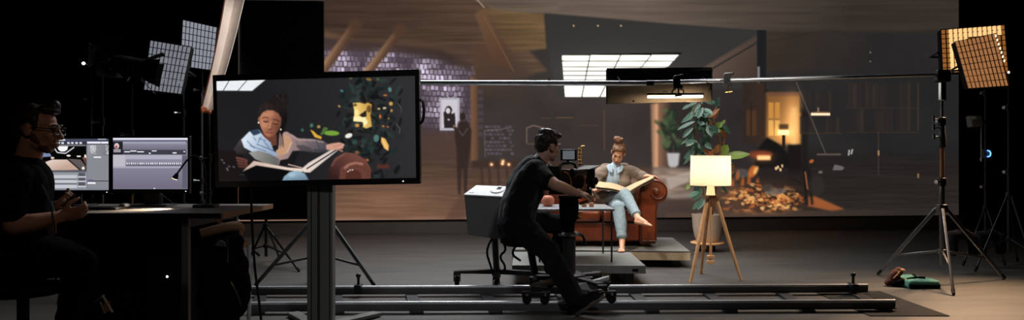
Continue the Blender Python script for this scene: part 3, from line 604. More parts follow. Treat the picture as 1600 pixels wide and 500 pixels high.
# ================================================================ materials
M = dict(
    black=mat('matte_black', C(13, 13, 14), 0.7, 0, 0.2, 20, 0.1, 0.2),
    satin=mat('satin_black', C(20, 20, 22), 0.38, 0, 0.15, 14, 0, 0.5),
    blackcloth=mat('black_cloth', C(12, 12, 13), 0.95, 0, 0.25, 60, 0.15, 0.1),
    wallblack=mat('black_studio_paint', C(9, 9, 10), 0.95, 0, 0.2, 3, 0, 0.05),
    steel=mat('brushed_steel', C(150, 150, 152), 0.28, 1.0, 0.1, 40),
    chrome=mat('chrome_tube', C(205, 207, 210), 0.16, 1.0, 0.05, 12),
    alu=mat('aluminium', C(222, 224, 228), 0.3, 0.35, 0.1, 30),
    darkmetal=mat('dark_metal', C(54, 54, 57), 0.45, 0.3, 0.12, 25),
    greyprofile=mat('grey_profile', C(112, 111, 107), 0.5, 0.0, 0.08, 6, 0, 0.5, (1, 1, 0.2)),
    rubber=mat('rubber', C(13, 13, 13), 0.95, 0, 0.2, 30),
    wood=mat('light_wood', C(230, 176, 124), 0.5, 0, 0.16, 14, 0.04, 0.4, (6, 6, 0.6)),
    woodedge=mat('ply_edge', C(150, 112, 82), 0.6, 0, 0.15, 18, 0.03, 0.3, (0.5, 4, 8)),
    leather=mat('brown_leather', C(116, 53, 29), 0.28, 0, 0.3, 9, 0.12, 0.5, coat=0.25),
    leatherdark=mat('dark_leather_piping', C(84, 36, 20), 0.4, 0, 0.2, 20, 0.05, 0.5),
    deck=mat('stage_deck_grey', C(118, 118, 114), 0.62, 0, 0.14, 5, 0.04, 0.3, (1, 3, 1)),
    deckedge=mat('deck_metal_edge', C(150, 148, 142), 0.42, 0.7, 0.1, 12),
    deckply=mat('deck_pale_ply', C(196, 176, 150), 0.6, 0, 0.1, 10, 0.02),
    pot=mat('ceramic_pot', C(206, 184, 166), 0.55, 0, 0.05, 8, 0.02),
    soil=mat('potting_soil', C(40, 30, 24), 0.95, 0, 0.4, 60, 0.5),
    leafgreen=mat('leaf_green', C(82, 118, 98), 0.38, 0, 0.35, 6, 0.03, 0.5),
    leaflight=mat('leaf_light_green', C(132, 160, 66), 0.4, 0, 0.25, 6, 0.03, 0.5),
    leaforange=mat('leaf_dry', C(186, 122, 66), 0.5, 0, 0.25, 6, 0.03, 0.4),
    stem=mat('plant_stem', C(142, 92, 60), 0.7, 0, 0.2, 20, 0.05),
    shade=mat('linen_shade', C(240, 228, 205), 0.8, 0, 0.04, 80, 0.05, 0.2),
    teal=mat('teal_felt', C(96, 160, 140), 0.9, 0, 0.15, 30, 0.1, 0.1, sheen=0.3),
    brownshoe=mat('brown_suede', C(92, 48, 34), 0.8, 0, 0.25, 25, 0.1),
    tan=mat('tan_cloth', C(190, 140, 100), 0.85, 0, 0.2, 25, 0.1),
    skin=mat('skin_warm', C(214, 158, 126), 0.5, 0, 0.08, 12, 0.02, 0.4),
    skinman=mat('skin_operator', C(196, 150, 126), 0.5, 0, 0.08, 12, 0.02, 0.4),
    skindark=mat('skin_seated_man', C(190, 138, 112), 0.5, 0, 0.08, 12, 0.02, 0.4),
    hairdark=mat('hair_dark_brown', C(44, 34, 28), 0.5, 0, 0.45, 70, 0.3, 0.4, (1, 1, 0.25)),
    hairbrown=mat('hair_brown', C(116, 82, 60), 0.5, 0, 0.4, 70, 0.3, 0.4, (1, 1, 0.25)),
    navy=mat('black_navy_cotton', C(15, 17, 22), 0.88, 0, 0.2, 30, 0.1, 0.15, sheen=0.15),
    denimblack=mat('black_denim', C(19, 20, 25), 0.85, 0, 0.25, 40, 0.12, 0.2),
    denim=mat('pale_blue_denim', C(132, 148, 155), 0.85, 0, 0.14, 40, 0.12, 0.15),
    shirt=mat('pale_blue_shirt', C(168, 188, 202), 0.85, 0, 0.1, 20, 0.08, 0.15),
    shawl=mat('grey_brown_knit', C(126, 110, 98), 0.95, 0, 0.55, 7, 0.2, 0.1, (0.6, 1, 2.2), sheen=0.2),
    paper=mat('book_paper', C(192, 166, 132), 0.85, 0, 0.06, 10, 0.02, 0.1, (1, 30, 1)),
    bookcover=mat('book_cover', C(92, 72, 60), 0.6, 0, 0.1, 10),
    eyewhite=mat('eye_white', C(226, 222, 216), 0.3, 0, 0.02),
    iris=mat('eye_dark', C(36, 26, 22), 0.25, 0, 0.02),
    lips=mat('lips', C(176, 96, 88), 0.5, 0, 0.06),
    copper=mat('copper_cable', C(196, 124, 84), 0.35, 0.7, 0.1),
    brass=mat('brass', C(206, 160, 90), 0.3, 1.0, 0.1),
    caseshell=mat('case_dark_grey', C(112, 114, 116), 0.55, 0, 0.1, 8, 0.03),
    caselid=mat('case_lid_white', C(206, 208, 208), 0.55, 0, 0.05, 8),
    terracotta=mat('terracotta', C(196, 116, 84), 0.5, 0, 0.12, 12, 0.03),
    tabletop=mat('grey_table_top', C(150, 152, 156), 0.3, 0.2, 0.06, 10),
    desktop=mat('desk_grey_laminate', C(120, 114, 108), 0.5, 0, 0.1, 12, 0.02),
    flagwhite=mat('pale_reflector_cloth', C(214, 202, 194), 0.8, 0, 0.06, 8, 0.04),
    tray=mat('tray_board', C(92, 78, 62), 0.75, 0, 0.1, 10),
    amberfabric=mat('amber_fabric', C(96, 58, 34), 0.9, 0, 0.1, 30),
    railgrey=mat('rail_grey', C(98, 98, 100), 0.5, 0.2, 0.1, 12),
    lipsman=mat('lips_muted', C(164, 108, 92), 0.5, 0, 0.05),
    stubble=mat('short_beard', C(92, 62, 48), 0.8, 0, 0.35, 120, 0.2),
    inkblack=mat('ink_black_cotton', C(9, 9, 11), 0.95, 0, 0.2, 30, 0.1, 0.05),
    bartube=mat('bar_tube', C(214, 218, 224), 0.22, 0.6, 0.05, 12),
    glass=mat('dark_lens_glass', C(10, 10, 14), 0.05, 0, 0.05, 5, 0, 0.8),
)
# ================================================================ the setting
def floor_tone():
    m = mat('studio_floor', C(81, 79, 76), 0.55, 0, 0.20, 3.2, 0.03, 0.28, (0.35, 2.6, 1))
    nt = m.node_tree; b = nt.nodes['Principled BSDF']
    n2 = nt.nodes.new('ShaderNodeTexNoise'); n2.inputs['Scale'].default_value = 9; n2.inputs['Detail'].default_value = 6
    rr = nt.nodes.new('ShaderNodeMapRange'); rr.inputs['To Min'].default_value = 0.42; rr.inputs['To Max'].default_value = 0.68
    nt.links.new(n2.outputs['Fac'], rr.inputs['Value']); nt.links.new(rr.outputs['Result'], b.inputs['Roughness'])
    return m
struct('floor', MB().bb((-9, -2, -0.2), (9, 16, 0)), floor_tone(), smooth=0)
struct('ceiling', MB().bb((-9, -2, 6.2), (9, 16, 6.4)), M['wallblack'], smooth=0)
struct('wall_back', MB().bb((-9, 16, 0), (9, 16.2, 6.2)), M['wallblack'], smooth=0)
struct('wall_left', MB().bb((-9.2, -2, 0), (-9, 16, 6.2)), M['wallblack'], smooth=0)
struct('wall_right', MB().bb((9, -2, 0), (9.2, 16, 6.2)), M['wallblack'], smooth=0)
struct('wall_front', MB().bb((-9, -2.2, 0), (9, -2, 6.2)), M['wallblack'], smooth=0)

# ---------------------------------------------------------------- the big picture wall on its plinth
WL, WR = V(((372 - 800) * 11.6 / F, 11.6, 0)), V(((1498 - 800) * 12.9 / F, 12.9, 0))
wu = (WR - WL).normalized(); wn = V((wu.y, -wu.x, 0))           # wn points to the viewer
t = thing('projection_wall', (WL + WR) / 2, 'huge wall-wide display showing a dim timber-ceilinged interior with a grid of bright ceiling tiles', 'screen')
Z0, Z1 = 0.215, 4.3
screen('display', WL + V((0, 0, Z1)), WR + V((0, 0, Z1)), WR + V((0, 0, Z0)), WL + V((0, 0, Z0)), wall_picture(), None, 960, 370, screen_mat('wall_picture_light'), t)
ax = (wu, wn * -1, V((0, 0, 1)))
mid = (WL + WR) / 2; Lw = (WR - WL).length
MB().box(mid - wn * 0.08 + V((0, 0, (Z0 + Z1) / 2)), (Lw + 0.02, 0.15, Z1 - Z0), ax).build('cabinet_back', M['black'], t, smooth=0)
MB().box(mid + wn * 0.0 + V((0, 0, Z0 - 0.012)), (Lw + 0.04, 0.06, 0.022), ax).build('bottom_trim', M['black'], t, smooth=0)
MB().box(mid - wn * 0.2 + V((0, 0, 0.1)), (Lw + 0.1, 0.44, 0.2), ax).build('plinth', mat('plinth_board', C(122, 110, 101), 0.7, 0, 0.12, 3), t, smooth=0)

# ---------------------------------------------------------------- low stage decks
def platform(name, FL, FR, depth, ang, zt, label, edge, tr):
    FL, FR = V(FL), V(FR); t = thing(name, ((FL + FR) / 2).xy.to_3d(), label, 'stage platform', 'low stage decks under the sofa')
    u = (FR - FL).normalized(); v = V((-u.y, u.x, 0)); w = (FR - FL).length; c = (FL + FR) / 2; A = (u, v, V((0, 0, 1)))
    at = lambda a, b, z: c + u * a + v * b + V((0, 0, z))
    MB().box(at(0, depth / 2, zt - 0.012), (w - 0.012, depth - 0.012, 0.022), A).build('deck', M['deck'], t, smooth=0)
    e = MB(); h = tr
    e.box(at(0, 0.02, zt - h / 2 - 0.002), (w, 0.04, h), A); e.box(at(0, depth - 0.02, zt - h / 2 - 0.002), (w, 0.04, h), A)
    e.box(at(-w / 2 + 0.02, depth / 2, zt - h / 2 - 0.002), (0.04, depth - 0.08, h), A); e.box(at(w / 2 - 0.02, depth / 2, zt - h / 2 - 0.002), (0.04, depth - 0.08, h), A)
    e.build('edge_frame', edge, t, bevel=0.004)
    MB().box(at(0, 0.0, zt - 0.004), (w, 0.008, 0.008), A).build('front_lip', M['steel'], t, smooth=0)
    for sx in (-1, 1):
        for b in (0.16, depth - 0.16):
            l = MB().box(at(sx * (w / 2 - 0.14), b, (zt - h) / 2), (0.09, 0.09, zt - h - 0.002), A).build('leg', M['darkmetal'], t, bevel=0.004)
    return t, at, w
zt = 0.182
t, at, w = platform('front_stage_platform', P(800, 411, 6.98).xy.to_3d(), (1.265, 6.955, 0), 1.04, 0, zt, 'low grey stage platform with metal edging in front, beneath the slim side table', M['deckedge'], 0.075)
MB().box(at(w / 2 - 0.1, -0.003, zt - 0.045), (0.055, 0.012, 0.025), ((V((1, 0, 0))), V((0, 1, 0)), V((0, 0, 1)))).build('latch', M['black'], t)
MB().box(at(-0.12, 0.12, 0.052), (w - 0.4, 0.03, 0.1), (V((1, 0, 0)), V((0, 1, 0)), V((0, 0, 1)))).build('skirt', M['deckply'], t, smooth=0)
t, at, w = platform('rear_stage_platform', (0.0, 8.2, 0), (1.95, 8.04, 0), 1.45, 0, zt, 'low stage platform with a pale edge, carrying the leather sofa', M['deckply'], 0.1)

# ---------------------------------------------------------------- chesterfield sofa
SD = 8.46; sx0, sx1 = (836 - 800) * SD / F, (1043 - 800) * SD / F; smid = (sx0 + sx1) / 2; DZ = zt
t = thing('leather_sofa', (smid, SD + 0.4, DZ), 'brown leather chesterfield sofa with rolled arms on the rear platform', 'sofa')
prof = [(1000, 381), (999, 330), (999, 303), (1001, 292), (1008, 283), (1017, 279.5), (1027, 279.5), (1036, 283.5), (1042, 291), (1044, 300), (1041, 310), (1035, 316), (1027, 316), (1025, 330), (1025, 381)]
def chaikin(p, n=2):
    for _ in range(n):
        q = [p[0]]
        for a_, b_ in zip(p, p[1:]): q += [(a_[0] * .75 + b_[0] * .25, a_[1] * .75 + b_[1] * .25), (a_[0] * .25 + b_[0] * .75, a_[1] * .25 + b_[1] * .75)]
        p = q + [p[-1]]
    return p
cprof = chaikin(prof)
apts = [P(x, y, SD) for x, y in cprof]
def mir(p): return V((2 * smid - p.x, p.y, p.z))
for side in (1, -1):
    pp = apts if side == 1 else [mir(p) for p in apts]
    arm = MB().prism(pp, (0, 0.8, 0)).build('arm', M['leather'], t, bevel=0.014, seg=3)
    f = lambda x, y: (P(x, y, SD) if side == 1 else mir(P(x, y, SD))) - V((0, 0.004, 0))
    ins = [f(1025 + (x - 1025) * 0.9, 320 + (y - 320) * 0.93) for x, y in cprof]
    MB().tube(ins + [ins[0]], 0.009, 8).build('front_piping', M['leatherdark'], arm)
    sc = MB(); ctr = f(1026, 300)
    sp = [ctr + V(((0.02 + 0.0095 * k) * math.cos(0.55 * k) * side * 0.8, 0, (0.02 + 0.0095 * k) * math.sin(0.55 * k) * 0.8)) for k in range(13)]
    sc.tube(sp, 0.014, 10, 1).ell(ctr, (0.04, 0.018, 0.04)); sc.build('scroll', M['leather'], arm)
    for k in range(5):
        y = SD + 0.12 + 0.14 * k
        q = [P(x, yy, SD) for x, yy in prof[2:13]]
        q = [V((p.x if side == 1 else 2 * smid - p.x, y, p.z)) for p in q]
        c_ = sum(q, V((0, 0, 0))) / len(q); q = [p + (p - c_).normalized() * 0.003 for p in q]
        MB().tube(q, 0.005, 6, 1).build('pleat_seam', M['leatherdark'], arm)
inL, inR = mir(P(997, 0, SD)).x, P(997, 0, SD).x
bs = MB(); bs.bb((inL - 0.02, SD + 0.02, DZ + 0.06), (inR + 0.02, SD + 0.8, DZ + 0.28)); bs.build('seat_base', M['leather'], t, bevel=0.025, seg=3)
cu = MB(); wcu = (inR - inL) / 2
for k in range(2): MB().bb((inL + 0.006 + k * wcu, SD - 0.03, DZ + 0.285), (inL + (k + 1) * wcu - 0.006, SD + 0.6, DZ + 0.425)).build('seat_cushion', M['leather'], t, bevel=0.045, seg=4)
MB().tube([(inL, SD + 0.018, DZ + 0.27), (inR, SD + 0.018, DZ + 0.27)], 0.007, 8).build('base_piping', M['leatherdark'], t)
# tufted back
nx_, nz_ = 64, 24; vs = []; fs = []
for j in range(nz_ + 1):
    for i in range(nx_ + 1):
        x = inL + (inR - inL) * i / nx_; z = DZ + 0.36 + 0.36 * j / nz_
        u_, v_ = (x - inL) / 0.16, (z - DZ) / 0.12
        d = abs(math.sin(math.pi * (u_ + v_) / 2)) * abs(math.sin(math.pi * (u_ - v_) / 2))
        vs.append((x, SD + 0.62 - 0.035 * d ** 0.5 + 0.10 * (j / nz_) ** 2, z))
fs = [(j * (nx_ + 1) + i, j * (nx_ + 1) + i + 1, (j + 1) * (nx_ + 1) + i + 1, (j + 1) * (nx_ + 1) + i) for j in range(nz_) for i in range(nx_)]
bk = MB().add(vs, fs).build('tufted_back', M['leather'], t)
rl = MB(); rl.bb((inL - 0.18, SD + 0.62, DZ + 0.06), (inR + 0.18, SD + 0.8, DZ + 0.68)); rl.build('back_frame', M['leather'], t, bevel=0.03, seg=3)
MB().cap((inL - 0.12, SD + 0.76, DZ + 0.68), (inR + 0.12, SD + 0.76, DZ + 0.68), 0.085).build('back_roll', M['leather'], t)
for x in (inL - 0.06, inR + 0.08):
    for y in (SD + 0.07, SD + 0.72): MB().lathe((x, y, DZ), [(0.03, 0.0), (0.05, 0.02), (0.055, 0.045), (0.04, 0.075)], 20).build('bun_foot', M['leatherdark'], t)

# ---------------------------------------------------------------- tripod floor lamp
LC = V((1.97, 7.30, 0)); t = thing('tripod_floor_lamp', LC, 'wooden tripod floor lamp with a glowing cream drum shade', 'lamp')
sh = MB(); prof = [(0.192, 0.928), (0.198, 0.928), (0.193, 1.224), (0.187, 1.224), (0.192, 0.928)]
sh.lathe(LC, prof, 48)
shm = mat('glowing_linen', C(244, 232, 208), 0.85, 0, 0.04, 60, 0.04, 0.2)
b = shm.node_tree.nodes['Principled BSDF']
nt = shm.node_tree; tr = nt.nodes.new('ShaderNodeBsdfTranslucent'); tr.inputs['Color'].default_value = C(255, 248, 232); mx = nt.nodes.new('ShaderNodeMixShader'); mx.inputs['Fac'].default_value = 0.62
nt.links.new(b.outputs[0], mx.inputs[1]); nt.links.new(tr.outputs[0], mx.inputs[2]); nt.links.new(mx.outputs[0], nt.nodes['Material Output'].inputs['Surface'])
shade = sh.build('lamp_shade', shm, t, smooth=60)
MB().tube([LC + V((0.194 * math.cos(a), 0.194 * math.sin(a), 1.222)) for a in [2 * math.pi * i / 48 for i in range(49)]], 0.003, 6).build('top_hem', M['shade'], shade)
MB().cyl(LC + V((0, 0, 0.925)), LC + V((0, 0, 0.832)), 0.034, 0.044, 24).build('socket_diffuser', emat('warm_glow', C(255, 214, 150), 1.3), t)
MB().ell(LC + V((0, 0, 1.05)), (0.04, 0.04, 0.055)).build('bulb', emat('bulb_glow', C(255, 220, 165), 14.0), t)
for k in range(3):
    a = 0.5 + 2.094 * k; MB().tube([LC + V((0, 0, 1.21)), LC + V((0.19 * math.cos(a), 0.19 * math.sin(a), 1.215))], 0.003, 6).build('shade_spoke', M['steel'], t)
MB().tube([LC + V((0, 0, 1.1)), LC + V((0, 0, 1.215))], 0.004, 6).build('shade_rod', M['steel'], t)
MB().lathe(LC, [(0.062, 0.79), (0.075, 0.795), (0.078, 0.815), (0.078, 0.828), (0.07, 0.832)], 6).build('top_plate', M['wood'], t, bevel=0.004)
for fx, fy in ((1.714, 7.07), (2.247, 7.22), (1.955, 7.62)):
    ft = V((fx, fy, 0)); dd = (LC - ft).normalized()
    tp = LC - dd * 0.05 + V((0, 0, 0.81)); MB().tube([ft, ft.lerp(tp, 0.5), tp], [0.014, 0.019, 0.021], 12).build('leg', M['wood'], t)
MB().cyl(LC + V((0, 0, 0.8)), LC + V((0, 0, 0.17)), 0.013, n=12).build('centre_pole', M['wood'], t)
MB().bb(LC + V((-0.035, -0.02, 0.205)), LC + V((0.035, 0.02, 0.235))).bb(LC + V((-0.035, -0.02, 0.15)), LC + V((0.035, 0.02, 0.183))).cyl(LC + V((0, 0, 0.15)), LC + V((0, 0, 0.235)), 0.012).build('pole_weight', M['wood'], t, bevel=0.004)

# ---------------------------------------------------------------- plant in a pot on a wooden stand
PC = V((305 * 9.56 / F, 9.56, 0))
t = thing('plant_stand', PC, 'round low wooden plant stand under the cream pot', 'plant stand')
MB().lathe(PC, [(0.0, 0.088), (0.2, 0.088), (0.215, 0.1), (0.215, 0.112), (0.2, 0.118), (0.0, 0.118)], 40).build('top', M['wood'], t)
for k in range(3):
    a = 0.4 + 2.094 * k; MB().cyl(PC + V((0.11 * math.cos(a), 0.11 * math.sin(a), 0)), PC + V((0.1 * math.cos(a), 0.1 * math.sin(a), 0.09)), 0.016, 0.022).build('foot', M['leatherdark'], t)
B = PC + V((0, 0, 0.1185))
t = thing('potted_rubber_plant', B, 'tall leafy rubber plant in a cream ceramic pot behind the lit lamp', 'plant')
MB().lathe(B, [(0.125, 0.0), (0.14, 0.006), (0.165, 0.08), (0.185, 0.2), (0.193, 0.33), (0.196, 0.357), (0.188, 0.36), (0.178, 0.33), (0.15, 0.3), (0.0, 0.3)], 48).build('pot', M['pot'], t, smooth=50)
MB().lathe(B, [(0.0, 0.31), (0.1, 0.318), (0.176, 0.306)], 30).build('soil', M['soil'], t)
def lf(px, py, dd): return P(px, py, 9.5 + dd)
paths = [[B + V((0.02, 0, 0.3)), lf(1112, 260, 0), lf(1107, 200, .05), lf(1106, 182, .05), lf(1094, 160, .0)],
         [B + V((-0.02, 0.03, 0.3)), lf(1096, 270, .1), lf(1086, 238, .05), lf(1085, 205, .0), lf(1082, 178, 0), lf(1090, 158, .0)],
         [B + V((0.05, -0.03, 0.3)), lf(1124, 255, -.1), lf(1126, 222, -.1), lf(1119, 198, -.1), lf(1112, 178, -.05), lf(1120, 168, 0)],
         [B + V((0.05, 0.04, 0.3)), lf(1128, 250, 0), lf(1132, 215, .1), lf(1134, 190, .1)]]
for q in paths: MB().tube(q, [0.013, 0.006], 8, 2).build('stem', M['stem'], t)
lv = MB(); r_ = random.Random(5)
def leafpx(mb, x0, y0, x1, y1, w, dd=0.0, dz=0.0, droop=0.08):
    a, b_ = lf(x0, y0, dd), lf(x1, y1, dd + dz)
    mb.leaf(a, b_, w, (0.25 * r_.uniform(-1, 1), -0.75 + 0.2 * r_.uniform(-1, 1), 0.6), droop)
big = [(1098, 160, 1078, 176, .055), (1092, 158, 1074, 166, .05), (1100, 158, 1118, 160, .08), (1100, 155, 1112, 148, .05), (1098, 168, 1090, 184, .05), (1100, 170, 1110, 178, .065), (1088, 172, 1068, 188, .05), (1084, 180, 1064, 190, .045),
       (1086, 190, 1058, 201, .045), (1096, 180, 1088, 190, .06), (1090, 184, 1102, 195, .06), (1106, 196, 1112, 212, .07), (1112, 196, 1122, 206, .06), (1084, 198, 1066, 214, .05), (1086, 205, 1070, 222, .05), (1085, 214, 1064, 224, .04),
       (1100, 210, 1108, 228, .07), (1092, 222, 1080, 238, .05), (1088, 232, 1068, 246, .05), (1086, 236, 1070, 252, .045), (1112, 160, 1126, 164, .06), (1118, 168, 1124, 150, .04), (1094, 200, 1104, 210, .05), (1098, 222, 1112, 232, .06), (1090, 195, 1076, 206, .05),
       (1104, 172, 1096, 186, .05), (1080, 164, 1066, 170, .045), (1128, 196, 1142, 208, .06), (1100, 236, 1090, 250, .05), (1092, 246, 1100, 262, .05), (1090, 264, 1080, 280, .05), (1098, 282, 1084, 300, .055), (1098, 296, 1082, 312, .06), (1104, 306, 1090, 326, .06),
       (1116, 312, 1128, 322, .05), (1092, 300, 1076, 306, .05), (1096, 314, 1082, 326, .05), (1100, 288, 1110, 300, .06), (1102, 320, 1112, 332, .05), (1122, 284, 1136, 300, .05)]
for x0, y0, x1, y1, w_ in big: leafpx(lv, x0, y0, x1, y1, w_ * 0.72, r_.uniform(-.15, .2), r_.uniform(-.08, .08))
for k in range(46):
    x0, y0 = 1096 + 16 * r_.uniform(-1, 1), 165 + 105 * r_.random(); a = r_.uniform(0, 6.28); leafpx(lv, x0, y0, x0 + 17 * math.cos(a), y0 + 10 * math.sin(a) + 3, 0.035 + 0.02 * r_.random(), r_.uniform(-.1, .4), r_.uniform(-.15, .15))
lv.build('foliage', M['leafgreen'], t)
ll = MB()
for x0, y0, x1, y1, w_ in ((1126, 243, 1137, 226, .085), (1128, 246, 1172, 240, .085), (1124, 248, 1146, 256, .03), (1120, 200, 1127, 191, .06), (1122, 198, 1130, 205, .05), (1126, 196, 1133, 187, .03), (1078, 288, 1072, 296, .04), (1082, 284, 1076, 280, .03)): leafpx(ll, x0, y0, x1, y1, w_ * 0.7, -0.1, 0, 0.02)
ll.build('young_leaves', M['leaflight'], t)['label'] = 'bright green young leaves'
lo = MB()
for x0, y0, x1, y1, w_ in ((1124, 170, 1107, 184, .04), (1122, 174, 1116, 186, .035), (1124, 204, 1136, 214, .055), (1128, 206, 1134, 216, .03), (1124, 226, 1118, 240, .06), (1116, 244, 1106, 236, .04), (1110, 244, 1098, 232, .035), (1128, 210, 1129, 217, .025), (1112, 246, 1114, 232, .035), (1140, 264, 1148, 258, .04), (1140, 272, 1147, 266, .04), (1116, 184, 1110, 195, .03)): leafpx(lo, x0, y0, x1, y1, w_ * 0.7, -0.05, 0, 0.03)
lo.build('dry_leaves', M['leaforange'], t)['label'] = 'orange-brown dry leaves'

# ---------------------------------------------------------------- slim side table
zt2 = 0.705; t = thing('side_table', (0.63, 7.5, zt), 'slim grey side table with thin metal legs, before the seated woman', 'table')
MB().bb((0.235, 7.16, zt2 - 0.022), (1.0, 7.92, zt2)).build('table_top', M['tabletop'], t, bevel=0.005)
for x, y in ((0.27, 7.2), (0.975, 7.2), (0.27, 7.88), (1.03 - 0.055, 7.88)): MB().cyl((x, y, zt), (x, y, zt2 - 0.02), 0.0095, n=10).build('leg', M['darkmetal'], t)
Bx = P(919, 325, 7.5)
for k, (dx, s_) in enumerate(((-0.045, 0.05), (0.03, 0.045))):
    o = MB().bb((Bx.x + dx - s_ / 2, 7.45, zt2), (Bx.x + dx + s_ / 2, 7.45 + s_, zt2 + s_ * (0.75 + 0.2 * k))).build('wooden_block', M['tan'], None, bevel=0.006, loc=(Bx.x + dx, 7.48, zt2))
    tag(o, ['small tan wooden block on the side table, nearer the camera', 'small tan wooden block on the side table, nearer the woman'][k], 'block', 'wooden blocks on the side table')
v = P(856, 325, 7.55); t = tag(MB().lathe((v.x, 7.55, zt2), [(0.03, 0), (0.045, 0.005), (0.066, 0.04), (0.068, 0.07), (0.05, 0.1), (0.028, 0.112), (0.026, 0.1)], 32).build('round_vase', M['terracotta'], None, loc=(v.x, 7.55, zt2)), 'round terracotta vase on the side table beneath the camera operator arm', 'vase')

# ---------------------------------------------------------------- light stands that carry the long cross bar
def tripod_stand(name, C0, top, feet, collar, spread, label, group=None, m1='steel', m2='steel', r=0.02, knobs=True, tops=None):
    C0 = V((C0[0], C0[1], 0)); t = thing(name, C0, label, 'light stand', group)
    up = lambda z: C0 + V((0, 0, z))
    MB().cyl(up(spread - 0.12), up(collar + 0.25), r, n=16).build('lower_tube', M[m2], t)
    MB().cyl(up(collar + 0.25), up(top - 0.45 if top > 1.2 else top - .1), r * 0.8, n=16).build('middle_tube', M['stem'] if name == 'heavy_light_stand' else M[m2], t)
    MB().cyl(up(top - 0.46 if top > 1.2 else top - .11), up(top), r * 0.6, n=16).build('upper_tube', M[m1], t)
    MB().lathe(C0, [(r * 1.2, collar - 0.045), (r * 2.0, collar - 0.04), (r * 2.2, collar), (r * 2.0, collar + 0.03), (r * 1.2, collar + 0.035)], 24).build('collar', M[m1], t)
    MB().lathe(C0, [(r * 1.2, spread - 0.025), (r * 1.8, spread - 0.02), (r * 1.8, spread + 0.02), (r * 1.2, spread + 0.025)], 20).build('spreader_hub', M[m1], t)
    for fx, fy in feet:
        ft = V((fx, fy, 0.012)); dd = (ft - C0).xy.to_3d().normalized(); tp = up(collar - 0.01) + dd * r * 2
        lg = MB(); lg.beam(tp, ft, r * 0.9, r * 1.5); l = lg.build('leg', M[m1], t, bevel=0.004)
        MB().cap(ft + V((0, 0, 0.004)), ft + (tp - ft).normalized() * 0.05, 0.014, 0.016).build('rubber_foot', M['rubber'], l)
        tt = (collar - spread) / max(collar, 0.01) + 0.12; tt = min(0.8, tt)
        q = tp.lerp(ft, tt); MB().beam(up(spread) + dd * r * 1.5, q, r * 0.7, r * 0.9).build('brace', M[m1], t, bevel=0.002)
    if knobs:
        for z in (top - 0.45 if top > 1.2 else top - .1, collar + 0.25):
            k = MB().lathe(C0, [(r * 0.8, z - 0.04), (r * 1.5, z - 0.035), (r * 1.5, z + 0.035), (r * 0.8, z + 0.04)], 18).build('clamp_collar', M['satin'], t)
            MB().cyl(up(z), up(z) + V((-0.06, -0.03, 0)), 0.006, n=8).cyl(up(z) + V((-0.055, -0.028, 0)), up(z) + V((-0.08, -0.04, 0)), 0.014, 0.018).build('tie_knob', M['steel'], k)
    return t
RS = V((4.13, 7.07, 0))
t = tripod_stand('heavy_light_stand', RS, 2.0, ((3.75, 7.54), (3.84, 6.40), (4.87, 7.28)), 0.72, 0.3, 'tall steel tripod stand carrying the long cross bar, beside the teal pouch', None, 'steel', 'steel', 0.024)
for k, z in enumerate((1.57, 1.49, 1.4)):
    kn = MB(); kn.cyl(RS + V((-0.09, -0.02, z)), RS + V((0.0, 0, z)), 0.007, n=8).cyl(RS + V((-0.09, -0.02, z - .025)), RS + V((-0.09, -0.02, z + .03)), 0.011, 0.013)
    kn.build('side_knob', M['steel'], t)
MB().lathe(RS, [(0.022, 1.3), (0.034, 1.305), (0.034, 1.42), (0.028, 1.43), (0.028, 1.55), (0.022, 1.56)], 20).build('riser_sleeve', M['darkmetal'], t)
MB().bb(RS + V((-0.02, -0.025, 1.75)), RS + V((0.03, 0.03, 1.93))).build('top_socket', M['chrome'], t, bevel=0.008)
MB().bb(RS + V((-0.06, -0.04, 1.93)), RS + V((0.07, 0.04, 2.045))).build('bar_head', M['satin'], t, bevel=0.012)
LS = V((-1.83, 7.08, 0))
tripod_stand('silver_light_stand', LS, 1.89, ((-2.40, 6.89), (-1.29, 6.89), (-1.81, 7.45)), 0.66, 0.26, 'silver tripod stand behind the wide monitor post, holding the far end of the cross bar', None, 'railgrey', 'darkmetal', 0.024)
t = thing('cross_bar', (1.15, 7.08, 1.92), 'long shiny telescopic cross bar spanning the set above head height', 'pole')
a0, a1, a2 = V((-1.92, 7.08, 1.925)), V((1.29, 7.08, 1.918)), V((4.16, 7.07, 2.0))
MB().cyl(a0, a1 + V((0.05, 0, 0)), 0.024, n=24).build('thick_tube', M['bartube'], t)
MB().cyl(a1 - V((0.2, 0, 0)), a2, 0.019, n=24).build('thin_tube', M['bartube'], t)
MB().cyl(a1 + V((0.0, 0, 0)), a1 + V((0.07, 0, 0.001)), 0.029, n=24).build('joint_collar', M['satin'], t)
q = P(858, 129, 7.08); MB().cyl(q + V((0, 0, -0.04)), q + V((0, 0, 0.045)), 0.004, n=8).build('stop_pin', M['satin'], t)

# ---------------------------------------------------------------- flag board, warm light bar, clamps on the bar
t = thing('bounce_tray', P(1030, 128, 7.2), 'dark two-part flag board hung on the cross bar behind the small light bar', 'flag board')
u0, u1 = P(948, 109, 7.2), P(1112, 108, 7.2)
MB().prism([P(948, 109, 7.22), P(1112, 107.5, 7.22), P(1112, 131, 7.22), P(948, 132, 7.22)], (0, 0.03, 0)).build('upper_flag', M['blackcloth'], t, bevel=0.003)
MB().prism([P(948, 132, 7.24), P(1112, 131, 7.24), P(1110, 158.5, 7.3), P(948, 162.5, 7.3)], (0, 0.02, 0)).build('lower_board', M['tray'], t, bevel=0.002)
ed = MB()
for p0, p1 in (((948, 109), (1112, 107.5)), ((948, 109), (948, 162)), ((1112, 107.5), (1111, 158))):
    ed.beam(P(p0[0], p0[1], 7.2), P(p1[0], p1[1], 7.2 if p1[1] < 120 else 7.27), 0.012, 0.03)
ed.build('rim', M['satin'], t)
